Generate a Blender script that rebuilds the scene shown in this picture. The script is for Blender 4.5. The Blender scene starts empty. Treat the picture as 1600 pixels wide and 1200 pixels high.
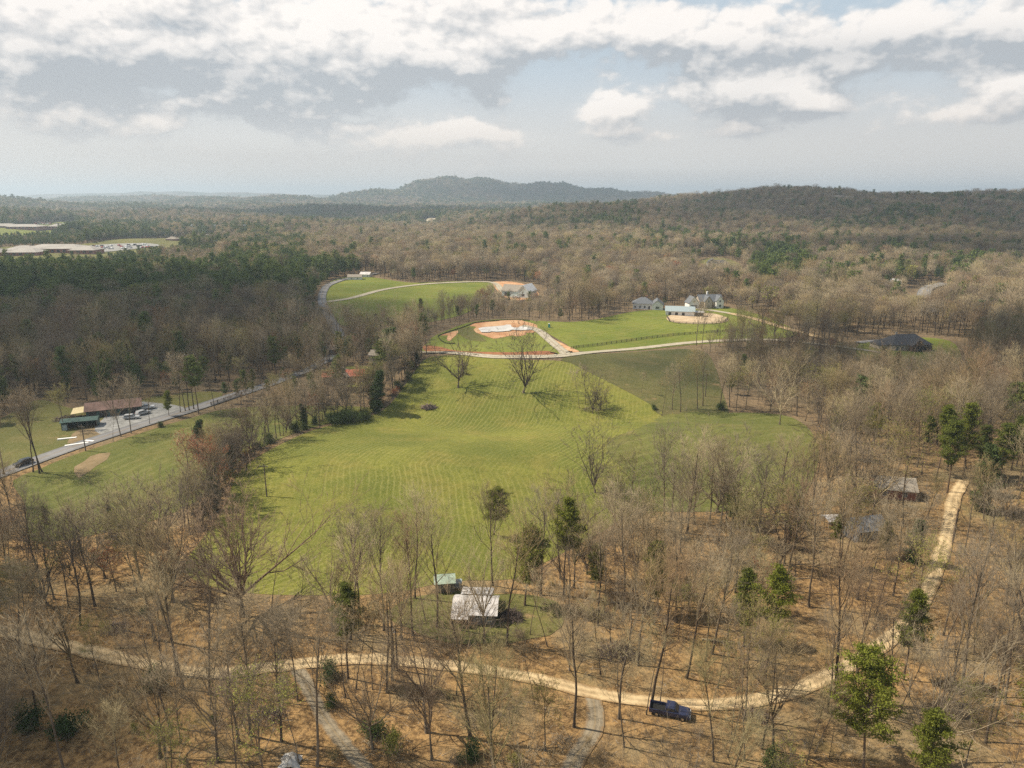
import bpy, math, random
import numpy as np
from mathutils import Vector, Matrix, Euler
from mathutils import geometry as mgeo
R = math.radians
rnd = random.Random(7)
nrng = np.random.default_rng(11)
SC = bpy.context.scene
COL = SC.collection

# ------------------------------------------------------------------ camera
CAMZ = 72.0
PITCH = R(14.9)
HAZE = 1.55e-4
FPX = 1109.0
cam = bpy.data.cameras.new('camera')
cam.sensor_width = 36.0
cam.lens = 36.0 * FPX / 1600.0
cam.clip_start = 0.5
cam.clip_end = 60000
camo = bpy.data.objects.new('camera', cam)
camo.location = (0, 0, CAMZ)
camo.rotation_euler = (math.pi / 2 - PITCH, 0, 0)
COL.objects.link(camo)
SC.camera = camo

# ------------------------------------------------------------------ sun, exposure
SUN_EL, SUN_AZ = R(50), R(-78)          # azimuth from +Y towards +X
SDIR = Vector((math.sin(SUN_AZ) * math.cos(SUN_EL), math.cos(SUN_AZ) * math.cos(SUN_EL), math.sin(SUN_EL)))
sun = bpy.data.lights.new('sun', 'SUN')
sun.energy = 5.0
sun.angle = R(0.53)
sun.color = (1.0, 0.885, 0.71)
suno = bpy.data.objects.new('sun', sun)
suno.rotation_euler = SDIR.to_track_quat('Z', 'Y').to_euler()
suno.location = SDIR * 4000
COL.objects.link(suno)
SC.view_settings.view_transform = 'Standard'
SC.view_settings.look = 'None'
SC.view_settings.exposure = 0.62
SC.view_settings.gamma = 1.0
SC.view_settings.use_curve_mapping = False
SC.render.engine = 'CYCLES'
SC.cycles.use_denoising = False
SC.cycles.use_adaptive_sampling = False
SC.cycles.denoiser = 'OPENIMAGEDENOISE'
SC.cycles.denoising_input_passes = 'RGB_ALBEDO_NORMAL'
SC.cycles.denoising_prefilter = 'ACCURATE'
SC.cycles.max_bounces = 5
SC.cycles.diffuse_bounces = 2
SC.cycles.glossy_bounces = 2
SC.cycles.transmission_bounces = 2
SC.cycles.volume_bounces = 0
SC.cycles.transparent_max_bounces = 8
SC.cycles.sample_clamp_indirect = 4.0


# ------------------------------------------------------------------ node helper
class NT:
    def __init__(s, nt):
        s.nt = nt; s.n = nt.nodes; s.l = nt.links
    def node(s, t, **k):
        n = s.n.new(t)
        for a, b in k.items():
            setattr(n, a, b)
        return n
    def put(s, sock, v):
        if isinstance(v, bpy.types.NodeSocket):
            s.l.new(v, sock)
        elif v is not None:
            if hasattr(sock, 'default_value') and not isinstance(v, (int, float)) and len(v) == 3 and len(sock.default_value) == 4:
                v = (*v, 1)
            sock.default_value = v
    def m(s, op, a, b=None, c=None, clamp=False):
        n = s.node('ShaderNodeMath', operation=op, use_clamp=clamp)
        for i, v in enumerate((a, b, c)):
            if v is not None: s.put(n.inputs[i], v)
        return n.outputs[0]
    def vm(s, op, a, b=None):
        n = s.node('ShaderNodeVectorMath', operation=op)
        s.put(n.inputs[0], a)
        if b is not None: s.put(n.inputs[1], b)
        return n.outputs[0]
    def mix(s, f, a, b, mode='MIX'):
        n = s.node('ShaderNodeMix', data_type='RGBA', blend_type=mode)
        s.put(n.inputs[0], f); s.put(n.inputs[6], a); s.put(n.inputs[7], b)
        return n.outputs[2]
    def ramp(s, v, lo, hi, a=0.0, b=1.0, smooth=True):
        n = s.node('ShaderNodeMapRange', interpolation_type='SMOOTHSTEP' if smooth else 'LINEAR')
        s.put(n.inputs[0], v)
        for i, q in enumerate((lo, hi, a, b)): n.inputs[i + 1].default_value = q
        return n.outputs[0]
    def noise(s, vec, scale, detail=4, rough=.55, dist=0.0, color=False, dim='3D'):
        n = s.node('ShaderNodeTexNoise', noise_dimensions=dim)
        s.put(n.inputs['Vector'], vec)
        n.inputs['Scale'].default_value = scale; n.inputs['Detail'].default_value = detail
        n.inputs['Roughness'].default_value = rough; n.inputs['Distortion'].default_value = dist
        return n.outputs[1 if color else 0]
    def pos(s):
        return s.node('ShaderNodeNewGeometry').outputs['Position']
    def attr(s, name):
        return s.node('ShaderNodeAttribute', attribute_name=name).outputs['Fac']


# ------------------------------------------------------------------ world: sky with broken cumulus
W = bpy.data.worlds.new('World')
SC.world = W
W.use_nodes = True
t = NT(W.node_tree)
for n in list(t.n): t.n.remove(n)
out = t.node('ShaderNodeOutputWorld')
sky = t.node('ShaderNodeTexSky', sky_type='NISHITA')
sky.sun_disc = False
sky.sun_elevation = SUN_EL
sky.sun_rotation = SUN_AZ % (2 * math.pi)
sky.altitude = 300; sky.air_density = 1.0; sky.dust_density = 3.0; sky.ozone_density = 1.0
dirv = t.vm('NORMALIZE', t.node('ShaderNodeTexCoord').outputs['Generated'])
sx = t.node('ShaderNodeSeparateXYZ'); t.put(sx.inputs[0], dirv)
az = t.m('ARCTAN2', sx.outputs[0], sx.outputs[1])
el = t.m('ARCSINE', sx.outputs[2])
CL = bpy.data.node_groups.new('cloud_density', 'ShaderNodeTree')
CL.interface.new_socket('az', in_out='INPUT', socket_type='NodeSocketFloat')
CL.interface.new_socket('el', in_out='INPUT', socket_type='NodeSocketFloat')
CL.interface.new_socket('d', in_out='OUTPUT', socket_type='NodeSocketFloat')
g = NT(CL)
gi = g.node('NodeGroupInput'); go = g.node('NodeGroupOutput')
def azel(X, Y):
    r, u = (X - 800) / FPX, (600 - Y) / FPX
    d = Vector((r, math.cos(PITCH) + u * math.sin(PITCH), -math.sin(PITCH) + u * math.cos(PITCH))).normalized()
    return math.atan2(d.x, d.y), math.asin(d.z)
def cloud_vec(A, E, k=1.0, off=0.0):
    c = g.node('ShaderNodeCombineXYZ')
    g.put(c.inputs[0], g.m('MULTIPLY', A, 5.0 * k))
    g.put(c.inputs[1], g.m('MULTIPLY', E, 8.5 * k))
    c.inputs[2].default_value = off
    return c.outputs[0]
def puffs(vec, scale, detail):
    n = g.node('ShaderNodeTexVoronoi', feature='F1', voronoi_dimensions='2D')
    g.put(n.inputs['Vector'], vec)
    n.inputs['Scale'].default_value = scale; n.inputs['Detail'].default_value = detail
    n.inputs['Roughness'].default_value = .5; n.normalize = True
    return g.m('SUBTRACT', 1.0, n.outputs['Distance'])
A0, E0 = gi.outputs[0], gi.outputs[1]
v0 = cloud_vec(A0, E0, 1.0, 3.7)
wv = g.vm('SCALE', g.vm('SUBTRACT', g.noise(v0, 3.0, 3, .6, color=True, dim='2D'), (.5, .5, .5))); wv.node.inputs['Scale'].default_value = .22
v1 = g.vm('ADD', v0, wv)
base = g.noise(v0, 1.3, 4, .55, dim='2D')
billow = puffs(v1, 2.4, 3.0)
fine = g.noise(v0, 14.0, 3, .6, dim='2D')
dens = g.m('ADD', g.m('ADD', g.m('MULTIPLY', base, .50), g.m('MULTIPLY', g.m('SUBTRACT', billow, .30), .42)), g.m('MULTIPLY', fine, .07))
BLOBS = [(250, 105, 330, 62, .20), (60, 60, 170, 80, .12), (700, 95, 200, 55, .16), (1300, 60, 380, 62, .20), (450, 20, 400, 50, .16),
         (960, 172, 72, 26, .27), (1165, 148, 105, 36, .22), (1575, 140, 70, 34, .22), (1285, 165, 38, 16, .18), (1500, 180, 130, 22, .15),
         (400, 175, 160, 34, .13), (680, 212, 120, 22, .16), (800, 212, 70, 14, .12), (930, 40, 150, 50, .16), (560, 60, 150, 60, .10), (1150, 205, 80, 16, .14), (990, 208, 50, 13, .12), (130, 185, 120, 26, .10),
         (1060, 100, 120, 30, -.12), (850, 160, 60, 40, -.14), (1400, 125, 130, 22, -.14), (1200, 235, 500, 26, -.12), (560, 190, 40, 40, -.04)]
def blob(nt, vec, X, Y, rx, ry):
    a, e = azel(X, Y)
    a1, _ = azel(X + rx, Y); _, e1 = azel(X, Y - ry)
    ra, re = abs(a1 - a), abs(e1 - e)
    n = nt.node('ShaderNodeVectorMath', operation='MULTIPLY_ADD')
    nt.put(n.inputs[0], vec); n.inputs[1].default_value = (1 / ra, 1 / re, 0); n.inputs[2].default_value = (-a / ra, -e / re, 0)
    q = nt.node('ShaderNodeVectorMath', operation='DOT_PRODUCT'); nt.put(q.inputs[0], n.outputs[0]); nt.put(q.inputs[1], n.outputs[0])
    return nt.m('POWER', math.exp(-1), q.outputs['Value'])
ae = g.node('ShaderNodeCombineXYZ'); g.put(ae.inputs[0], A0); g.put(ae.inputs[1], E0)
tot = dens
for (X, Y, rx, ry, amp) in BLOBS:
    tot = g.m('MULTIPLY_ADD', blob(g, ae.outputs[0], X, Y, rx, ry), amp, tot)
g.put(go.inputs[0], tot)
def cloud_at(da=0.0, de=0.0):
    n = t.node('ShaderNodeGroup', node_tree=CL)
    t.put(n.inputs[0], t.m('ADD', az, da)); t.put(n.inputs[1], t.m('ADD', el, de))
    return n.outputs[0]
d0 = cloud_at(); d1 = cloud_at(-.005, .010); d2 = cloud_at(-.010, .035)
mask = t.m('ADD', t.m('MULTIPLY', t.ramp(d0, .46, .56), .72), t.m('MULTIPLY', t.ramp(d0, .34, .62), .28))
lit = t.m('ADD', t.m('MULTIPLY', t.m('SUBTRACT', d0, d1), 4.2), t.m('MULTIPLY', t.m('SUBTRACT', d0, d2), 3.0))
lit = t.ramp(lit, -.60, .52, 0, 1, smooth=False)
thick = t.ramp(d0, .60, .90)
lit2 = t.m('SUBTRACT', lit, t.m('MULTIPLY', thick, .10), clamp=True)
ae2 = t.node('ShaderNodeCombineXYZ'); t.put(ae2.inputs[0], az); t.put(ae2.inputs[1], el)
dark = None                                              # thick parts whose undersides hang in their own shade
for (X, Y, rx, ry, amp) in [(300, 122, 270, 40, .75), (60, 140, 120, 30, .5), (720, 128, 120, 28, .65), (1280, 88, 330, 30, .65), (430, 188, 140, 24, .45), (1120, 160, 90, 20, .3), (1560, 80, 90, 26, .5), (120, 190, 90, 20, .35)]:
    q = blob(t, ae2.outputs[0], X, Y, rx, ry)
    dark = t.m('MULTIPLY', q, amp) if dark is None else t.m('MULTIPLY_ADD', q, amp, dark)
lit2 = t.m('SUBTRACT', lit2, t.m('MULTIPLY', dark, .82), clamp=True)
ccol = t.mix(lit2, (.44, .465, .49), (.98, .92, .86))
farw = t.ramp(el, .03, .13)                               # clouds low over the horizon sink into the air
ccol = t.mix(farw, t.mix(lit2, (.56, .555, .56), (.84, .75, .67)), ccol)
blue = t.mix(t.ramp(el, 0.0, .22), (.68, .67, .65), (.47, .565, .645))
high = t.ramp(el, .24, 1.0)                              # the gaps overhead are a deeper blue, the clouds show their undersides
blue = t.mix(high, blue, (.20, .27, .38))
ccol = t.mix(high, ccol, t.mix(1.0, ccol, (.66, .64, .62), 'MULTIPLY'))
hor = t.ramp(el, .0, .16)
air = t.mix(hor, (.71, .685, .65), blue)
col = t.mix(t.m('MULTIPLY', mask, t.ramp(el, .012, .10, .06, .97)), air, ccol)
bg1 = t.node('ShaderNodeBackground'); t.put(bg1.inputs[0], sky.outputs[0]); bg1.inputs[1].default_value = .08
bg2 = t.node('ShaderNodeBackground'); t.put(bg2.inputs[0], col); bg2.inputs[1].default_value = .74
ms = t.node('ShaderNodeMixShader'); ms.inputs[0].default_value = .95
t.l.new(bg1.outputs[0], ms.inputs[1]); t.l.new(bg2.outputs[0], ms.inputs[2]); t.l.new(ms.outputs[0], out.inputs[0])
W.cycles.sampling_method = 'MANUAL'
W.cycles.sample_map_resolution = 512


# ------------------------------------------------------------------ terrain height
def gauss(x, y, X, D, z, sx_, sy_):
    cx = (X - 800) / FPX * D
    return z * np.exp(-((x - cx) / sx_) ** 2 - ((y - D) / sy_) ** 2)
HILLS = [(1250, 1600, 61, 400, 430), (1070, 1650, 55, 230, 380), (1450, 1600, 57, 300, 400), (1700, 1600, 46, 400, 420), (2000, 1600, 40, 500, 400),
         (960, 1250, 42, 180, 260), (860, 1300, 33, 180, 240), (1160, 1120, 26, 110, 170), (1380, 1180, 30, 130, 200),
         (740, 5200, 180, 400, 600), (675, 5100, 150, 330, 500), (862, 5000, 138, 330, 500), (930, 4900, 92, 280, 500), (620, 5000, 88, 420, 500),
         (450, 4600, 44, 700, 500), (1000, 4800, 66, 350, 500),
         (50, 3000, 30, 380, 300), (250, 5600, 46, 1000, 500), (-300, 4000, 50, 1200, 500), (300, 9500, 112, 2600, 700), (-300, 9500, 100, 3000, 700),
         (1500, 9500, 118, 2100, 700), (1100, 9800, 96, 2600, 700), (2100, 9500, 110, 3000, 700), (700, 9800, 90, 2500, 700)]
def H(x, y):
    x = np.asarray(x, float); y = np.asarray(y, float)
    near = 1.6 * np.sin(x / 52 + .8) * np.cos(y / 61 + .3) + .8 * np.sin(x / 27 + y / 39)
    far = 7 * np.sin(x / 210 + 1.3) * np.sin(y / 260 + .5) + 5 * np.sin(x / 97 + y / 140 + 2) + 3 * np.sin(x / 61 - y / 75)
    w = np.clip((y - 560) / 900, 0, 1); w = w * w * (3 - 2 * w)
    z = near * (1 - .5 * w) + far * w * 1.1
    s = np.zeros_like(z)
    for h_ in HILLS:
        s = s + gauss(x, y, *h_) ** 4
    z = z + s ** .25 * (1 + w * np.clip(3600 / np.maximum(y, 1), .25, 1) * (.11 * np.sin(x / 88 + np.sin(y / 190) * 1.6) + .07 * np.sin(x / 41 + y / 120 + 1)))
    z = z + gauss(x, y, 795, 388, 4.2, 48, 30)              # mound of the house pad
    z = z + gauss(x, y, 760, 288, 7.5, 62, 34) + gauss(x, y, 640, 178, 4.6, 40, 22) + gauss(x, y, 1090, 205, 4.0, 42, 20) - gauss(x, y, 830, 228, 3.2, 85, 14)
    z = z + gauss(x, y, 900, 800, 9, 300, 120) + gauss(x, y, 1420, 800, 5, 260, 90)
    z = z - gauss(x, y, 40, 150, 3.0, 40, 40)
    return z
def h1(x, y):
    return float(H(np.array([x]), np.array([y]))[0])
_ts = np.concatenate([np.linspace(60, 700, 1300), np.geomspace(702, 16000, 1500)])
def px(X, Y, lift=0.0):
    """world point of photograph pixel (X, Y) on the terrain raised by lift"""
    r, u = (X - 800) / FPX, (600 - Y) / FPX
    dy, dz = math.cos(PITCH) + u * math.sin(PITCH), -math.sin(PITCH) + u * math.cos(PITCH)
    xs, ys, zs = r * _ts, dy * _ts, CAMZ + dz * _ts
    f = zs - H(xs, ys) - lift
    k = int(np.argmax(f < 0)) if (f < 0).any() else len(_ts) - 1
    k = max(k, 1)
    a = f[k - 1] / (f[k - 1] - f[k] + 1e-9)
    tt = _ts[k - 1] + (_ts[k] - _ts[k - 1]) * min(max(a, 0), 1)
    return Vector((r * tt, dy * tt, h1(r * tt, dy * tt)))
def proj(x, y, z):
    """photograph pixel of world points"""
    zz = z - CAMZ
    dep = y * math.cos(PITCH) - zz * math.sin(PITCH)
    up = y * math.sin(PITCH) + zz * math.cos(PITCH)
    dep = np.maximum(dep, 1e-3)
    return 800 + FPX * x / dep, 600 - FPX * up / dep

# ------------------------------------------------------------------ materials
MATS = {}
def material(name, rough=.9, spec=.2):
    m = bpy.data.materials.new(name); m.use_nodes = True
    t = NT(m.node_tree)
    b = t.n['Principled BSDF']
    b.inputs['Roughness'].default_value = rough
    b.inputs['Specular IOR Level'].default_value = spec
    MATS[name] = m
    return m, t, b
def bump(t, b, h, dist, strength=1.0):
    n = t.node('ShaderNodeBump'); n.inputs['Strength'].default_value = strength; n.inputs['Distance'].default_value = dist
    t.put(n.inputs['Height'], h); t.put(b.inputs['Normal'], n.outputs[0])
def plain(name, c, rough=.8, var=.12, scale=1.5, spec=.2, metal=0.0):
    m, t, b = material(name, rough, spec)
    o = t.node('ShaderNodeTexCoord').outputs['Object']
    v = t.ramp(t.noise(o, scale, 5, .6), .3, .7, 1 - var, 1 + var)
    mx = t.vm('SCALE', (c[0], c[1], c[2]))
    t.put(mx.node.inputs['Scale'], v)
    t.put(b.inputs['Base Color'], mx)
    b.inputs['Metallic'].default_value = metal
    return m

# forest floor: fallen leaves, straw, bare soil; turns to dull woodland far away
m, t, b = material('leaf_litter', 1.0, .05)
p = t.pos()
n1 = t.noise(p, .055, 5, .6); n2 = t.noise(p, .75, 7, .75); n3 = t.noise(p, 2.6, 4, .8)
c = t.mix(t.ramp(n2, .40, .60), (.12, .074, .036), (.34, .215, .095))
c = t.mix(t.ramp(n3, .53, .66, 0, .85), c, (.43, .29, .14))
c = t.mix(t.ramp(n1, .46, .64, 0, .7), c, (.25, .20, .115))
c = t.mix(t.ramp(t.noise(p, .03, 4, .6), .58, .72, 0, .5), c, (.13, .14, .05))
sp = t.node('ShaderNodeSeparateXYZ'); t.put(sp.inputs[0], p)
fw = t.noise(p, .004, 8, .65)
c = t.mix(t.ramp(sp.outputs[1], 130, 260, 0, .8), c, t.mix(t.ramp(n2, .3, .7), (.10, .08, .055), (.19, .145, .095)))
c = t.mix(t.ramp(sp.outputs[1], 600, 2500), c, t.mix(t.ramp(fw, .42, .6), (.13, .105, .08), (.045, .06, .03)))
t.put(b.inputs['Base Color'], c)
bump(t, b, t.m('ADD', n2, t.m('MULTIPLY', n3, .6)), .30)

def grass(name, dark, light, straw, straw_amt, stripe=0.0, period=2.3, bare=0.0):
    m, t, b = material(name, .95, .1)
    p = t.pos()
    a = t.noise(p, .022, 4, .6); bb = t.noise(p, .35, 6, .7); f = t.noise(p, 2.6, 4, .75)
    c = t.mix(t.ramp(a, .35, .65), dark, light)
    c = t.mix(t.ramp(t.noise(p, .075, 5, .65), .45, .66, 0, .55), c, (light[0] * 1.05, light[1] * .86, light[2] * 1.2))
    c = t.mix(t.ramp(bb, .35, .68, 0, .6), c, (dark[0] * .75, dark[1] * .8, dark[2] * .7))
    c = t.mix(t.ramp(f, .45, .72, 0, straw_amt), c, straw)
    if stripe:
        s = t.attr('swath')
        w = t.m('SINE', t.m('MULTIPLY', t.m('ADD', s, t.m('MULTIPLY', t.noise(p, .07, 3, .5), 2.4)), 2 * math.pi / period))
        l = t.ramp(w, .35, .98)
        l = t.m('MULTIPLY', l, t.ramp(t.noise(p, .8, 5, .75), .36, .62, .5, 1))
        l = t.m('MULTIPLY', l, t.ramp(t.noise(p, .03, 3, .6), .34, .60, .15, 1))
        c = t.mix(t.m('MULTIPLY', l, stripe), c, straw)
    if bare:
        c = t.mix(t.ramp(t.noise(p, .07, 6, .7), .6, .72, 0, bare), c, (.33, .21, .12))
    t.put(b.inputs['Base Color'], c)
    bump(t, b, t.m('ADD', bb, f), .15)
    return m
grass('mown_hay', (.092, .110, .018), (.180, .182, .032), (.36, .325, .12), .5, .28, 1.5)
grass('pasture', (.080, .096, .022), (.138, .142, .036), (.27, .25, .11), .45, .2, 4.0, .25)
grass('rough_meadow', (.050, .060, .020), (.110, .108, .034), (.24, .19, .10), .75, 0, 1, .55)
grass('verge', (.090, .098, .028), (.155, .150, .045), (.28, .24, .12), .6, 0, 1, .7)
grass('bright_lawn', (.105, .138, .020), (.178, .198, .034), (.28, .26, .09), .4, .2, 4.0)
def dirt(name, a_, b_, ruts=0.0, c_=None, sc=.5):
    m, t, b = material(name, .95, .1)
    p = t.pos()
    n = t.noise(p, sc, 7, .68); f = t.noise(p, 4.5, 3, .7)
    c = t.mix(t.ramp(n, .33, .68), a_, b_)
    c = t.mix(t.ramp(f, .5, .8, 0, .35), c, (a_[0] * .6, a_[1] * .58, a_[2] * .55))
    if ruts:
        e = t.m('ABSOLUTE', t.attr('across'))
        k = t.m('ADD', e, t.m('MULTIPLY', t.m('SUBTRACT', t.noise(p, .40, 6, .75), .5), 1.5))
        c = t.mix(t.ramp(k, .62, 1.0, 0, ruts), c, c_ or (.27, .19, .10))
        mid = t.ramp(t.m('ABSOLUTE', t.m('ADD', e, -.42)), .0, .22, .0, 1)
        c = t.mix(t.m('MULTIPLY', t.m('SUBTRACT', 1.0, mid), .45), c, (min(1, b_[0] * 1.15), min(1, b_[1] * 1.12), b_[2] * 1.1))
        c = t.mix(t.ramp(t.m('ADD', e, t.m('MULTIPLY', n, .3)), .12, .34, .55, 0), c, (.27, .20, .11))
    t.put(b.inputs['Base Color'], c)
    bump(t, b, t.m('ADD', n, f), .08)
    return m
dirt('sandy_track', (.34, .25, .14), (.54, .42, .25), .95, (.24, .155, .075))
dirt('grey_gravel', (.15, .125, .09), (.27, .23, .165), 1.0, (.22, .145, .075))
dirt('pale_gravel', (.30, .27, .21), (.43, .39, .31), .5, (.25, .22, .12))
dirt('lot_gravel', (.20, .20, .19), (.34, .34, .33))
dirt('orange_clay', (.40, .20, .10), (.58, .38, .22), sc=.10)
dirt('red_clay', (.21, .085, .045), (.30, .14, .065), sc=.2)
dirt('brown_soil', (.17, .13, .07), (.26, .19, .11), sc=.2)
dirt('arena_sand', (.40, .30, .19), (.52, .41, .28), sc=.2)
dirt('asphalt', (.16, .16, .165), (.23, .23, .235), .5, (.13, .13, .12), sc=.15)
dirt('concrete', (.46, .45, .43), (.60, .59, .57), sc=.2)

def tinted(name, cols, rough=.9, transl=0.0, spec=.15):
    """colour differs from one plant to the next"""
    m, t, b = material(name, rough, spec)
    r_ = t.node('ShaderNodeObjectInfo').outputs['Random']
    cr = t.node('ShaderNodeValToRGB'); t.put(cr.inputs[0], r_)
    e = cr.color_ramp.elements
    while len(e) < len(cols): e.new(.5)
    for i, c in enumerate(cols):
        e[i].position = i / (len(cols) - 1); e[i].color = (*c, 1)
    p = t.node('ShaderNodeTexCoord').outputs['Object']
    v = t.ramp(t.noise(p, .9, 3, .6), .3, .7, .72, 1.28)
    mx = t.vm('SCALE', cr.outputs[0]); t.put(mx.node.inputs['Scale'], v)
    t.put(b.inputs['Base Color'], mx)
    if transl:
        tr = t.node('ShaderNodeBsdfTranslucent'); t.put(tr.inputs[0], mx)
        ms = t.node('ShaderNodeMixShader'); ms.inputs[0].default_value = transl
        o = t.n['Material Output']
        t.l.new(b.outputs[0], ms.inputs[1]); t.l.new(tr.outputs[0], ms.inputs[2]); t.l.new(ms.outputs[0], o.inputs[0])
    return m
tinted('bark', [(.095, .072, .052), (.15, .12, .085), (.07, .055, .043), (.19, .155, .115), (.10, .078, .058)])
tinted('pine_bark', [(.13, .09, .062), (.17, .125, .09), (.11, .08, .06)])
tinted('twigs', [(.24, .185, .112), (.16, .125, .09), (.34, .27, .165), (.12, .095, .075), (.29, .22, .11), (.105, .085, .07), (.38, .31, .195), (.22, .19, .09), (.23, .15, .092), (.165, .135, .10), (.31, .255, .17), (.20, .165, .12)])
tinted('needles', [(.130, .155, .022), (.175, .195, .028), (.095, .120, .022), (.190, .200, .032), (.125, .145, .020)], .6, .3)
tinted('far_needles', [(.10, .15, .040), (.150, .185, .045), (.080, .125, .040), (.165, .185, .05)], .8, .25)
tinted('spring_leaves', [(.20, .215, .050), (.27, .27, .065), (.21, .20, .055), (.25, .235, .065)], .8, .3)
tinted('red_buds', [(.36, .12, .055), (.30, .085, .05), (.38, .18, .09)], .8, .3)
tinted('shrub_leaves', [(.045, .085, .025), (.07, .10, .03), (.10, .12, .035)], .7, .2)

plain('white_metal', (.52, .50, .49), .5, .22, .5, .3)
plain('green_metal', (.34, .42, .34), .5, .15)
plain('rust_metal', (.17, .105, .085), .7, .35, .35)
plain('yellow_tin', (.62, .52, .30), .6, .15)
plain('blue_metal', (.30, .36, .38), .5, .1)
plain('dark_green_metal', (.05, .09, .08), .5, .2)
plain('red_roof', (.45, .13, .08), .7, .2)
plain('grey_shingle', (.13, .14, .155), .9, .18, 2.0)
plain('dark_shingle', (.085, .085, .09), .9, .2, 2.0)
plain('tan_shingle', (.26, .23, .19), .9, .2, 2.0)
plain('school_roof', (.33, .31, .285), .9, .12, .05)
plain('white_siding', (.72, .71, .68), .7, .06)
plain('grey_wood', (.20, .175, .15), .9, .3, 3.0)
plain('brown_wall', (.16, .11, .08), .9, .2)
plain('brick_wall', (.30, .14, .10), .9, .15)
plain('stone_wall', (.42, .36, .29), .9, .2, 2.0)
plain('house_wrap', (.55, .62, .60), .6, .1)
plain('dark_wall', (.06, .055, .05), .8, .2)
plain('trim_white', (.80, .79, .77), .6, .04)
plain('window_glass', (.03, .04, .05), .08, .05, 1, .8)
plain('creosote_wood', (.13, .10, .08), .9, .25, 4.0)
plain('fence_wood', (.07, .055, .045), .9, .25, 4.0)
plain('black_fabric', (.015, .015, .015), .8, .2)
plain('grey_tarp', (.45, .44, .42), .7, .15)
plain('dry_sticks', (.42, .36, .28), .9, .3, .2)
plain('dry_weeds', (.27, .20, .12), .9, .4, .15)
plain('brush', (.17, .13, .11), .95, .3, 4.0)
plain('blue_paint', (.02, .025, .06), .25, .05, 1, .6)
plain('black_paint', (.02, .022, .025), .25, .05, 1, .6)
plain('white_paint', (.70, .70, .70), .3, .04, 1, .6)
plain('red_paint', (.35, .04, .03), .35, .05, 1, .6)
plain('silver_paint', (.40, .41, .42), .3, .05, 1, .6)
plain('rubber', (.02, .02, .02), .9, .1)
plain('chrome', (.5, .5, .5), .25, .02, 1, .5, .9)
plain('steel', (.35, .36, .37), .5, .05)
plain('porcelain', (.5, .5, .48), .4, .05)
plain('lamp_plastic', (.65, .62, .55), .3, .05)
plain('teal_plastic', (.05, .30, .28), .5, .05)
for cname, cden in (('cloud_vapour', .72), ('thin_cloud', .54)):
    m, t, b = material(cname, 1.0, 0)
    o = t.node('ShaderNodeTexCoord').outputs['Object']
    so = t.node('ShaderNodeSeparateXYZ'); t.put(so.inputs[0], o)
    rr = t.m('SQRT', t.m('ADD', t.m('POWER', so.outputs[0], 2.0), t.m('POWER', so.outputs[1], 2.0)))
    rr = t.m('ADD', rr, t.m('MULTIPLY', t.m('SUBTRACT', t.noise(o, 1.6, 6, .6), .5), .9))
    al = t.ramp(rr, .45, 1.0, cden, 0)
    b.inputs['Base Color'].default_value = (.9, .9, .9, 1)
    trn = t.node('ShaderNodeBsdfTransparent'); ms = t.node('ShaderNodeMixShader')
    t.put(ms.inputs[0], al); t.l.new(trn.outputs[0], ms.inputs[1]); t.l.new(b.outputs[0], ms.inputs[2])
    t.l.new(ms.outputs[0], t.n['Material Output'].inputs[0])


# ------------------------------------------------------------------ mesh helpers
def link(o, parent=None, loc=None):
    COL.objects.link(o)
    if parent: o.parent = parent
    if loc is not None: o.location = loc
    return o
def mesh_np(name, verts, faces, mats, midx=None, smooth=False):
    me = bpy.data.meshes.new(name)
    verts = np.asarray(verts, np.float32)
    if isinstance(faces, np.ndarray):
        k = faces.shape[1]; n = len(faces)
        me.vertices.add(len(verts)); me.vertices.foreach_set('co', verts.ravel())
        me.loops.add(n * k); me.loops.foreach_set('vertex_index', faces.astype(np.int32).ravel())
        me.polygons.add(n); me.polygons.foreach_set('loop_start', np.arange(0, n * k, k, dtype=np.int32))
        me.polygons.foreach_set('loop_total', np.full(n, k, np.int32))
    else:
        me.from_pydata([tuple(v) for v in verts.tolist()], [], faces)
    for mm in (mats if isinstance(mats, (list, tuple)) else [mats]):
        me.materials.append(MATS[mm])
    if midx is not None: me.polygons.foreach_set('material_index', np.asarray(midx, np.int32))
    me.update(calc_edges=True)
    if smooth: me.polygons.foreach_set('use_smooth', np.ones(len(me.polygons), bool))
    return me
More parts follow.
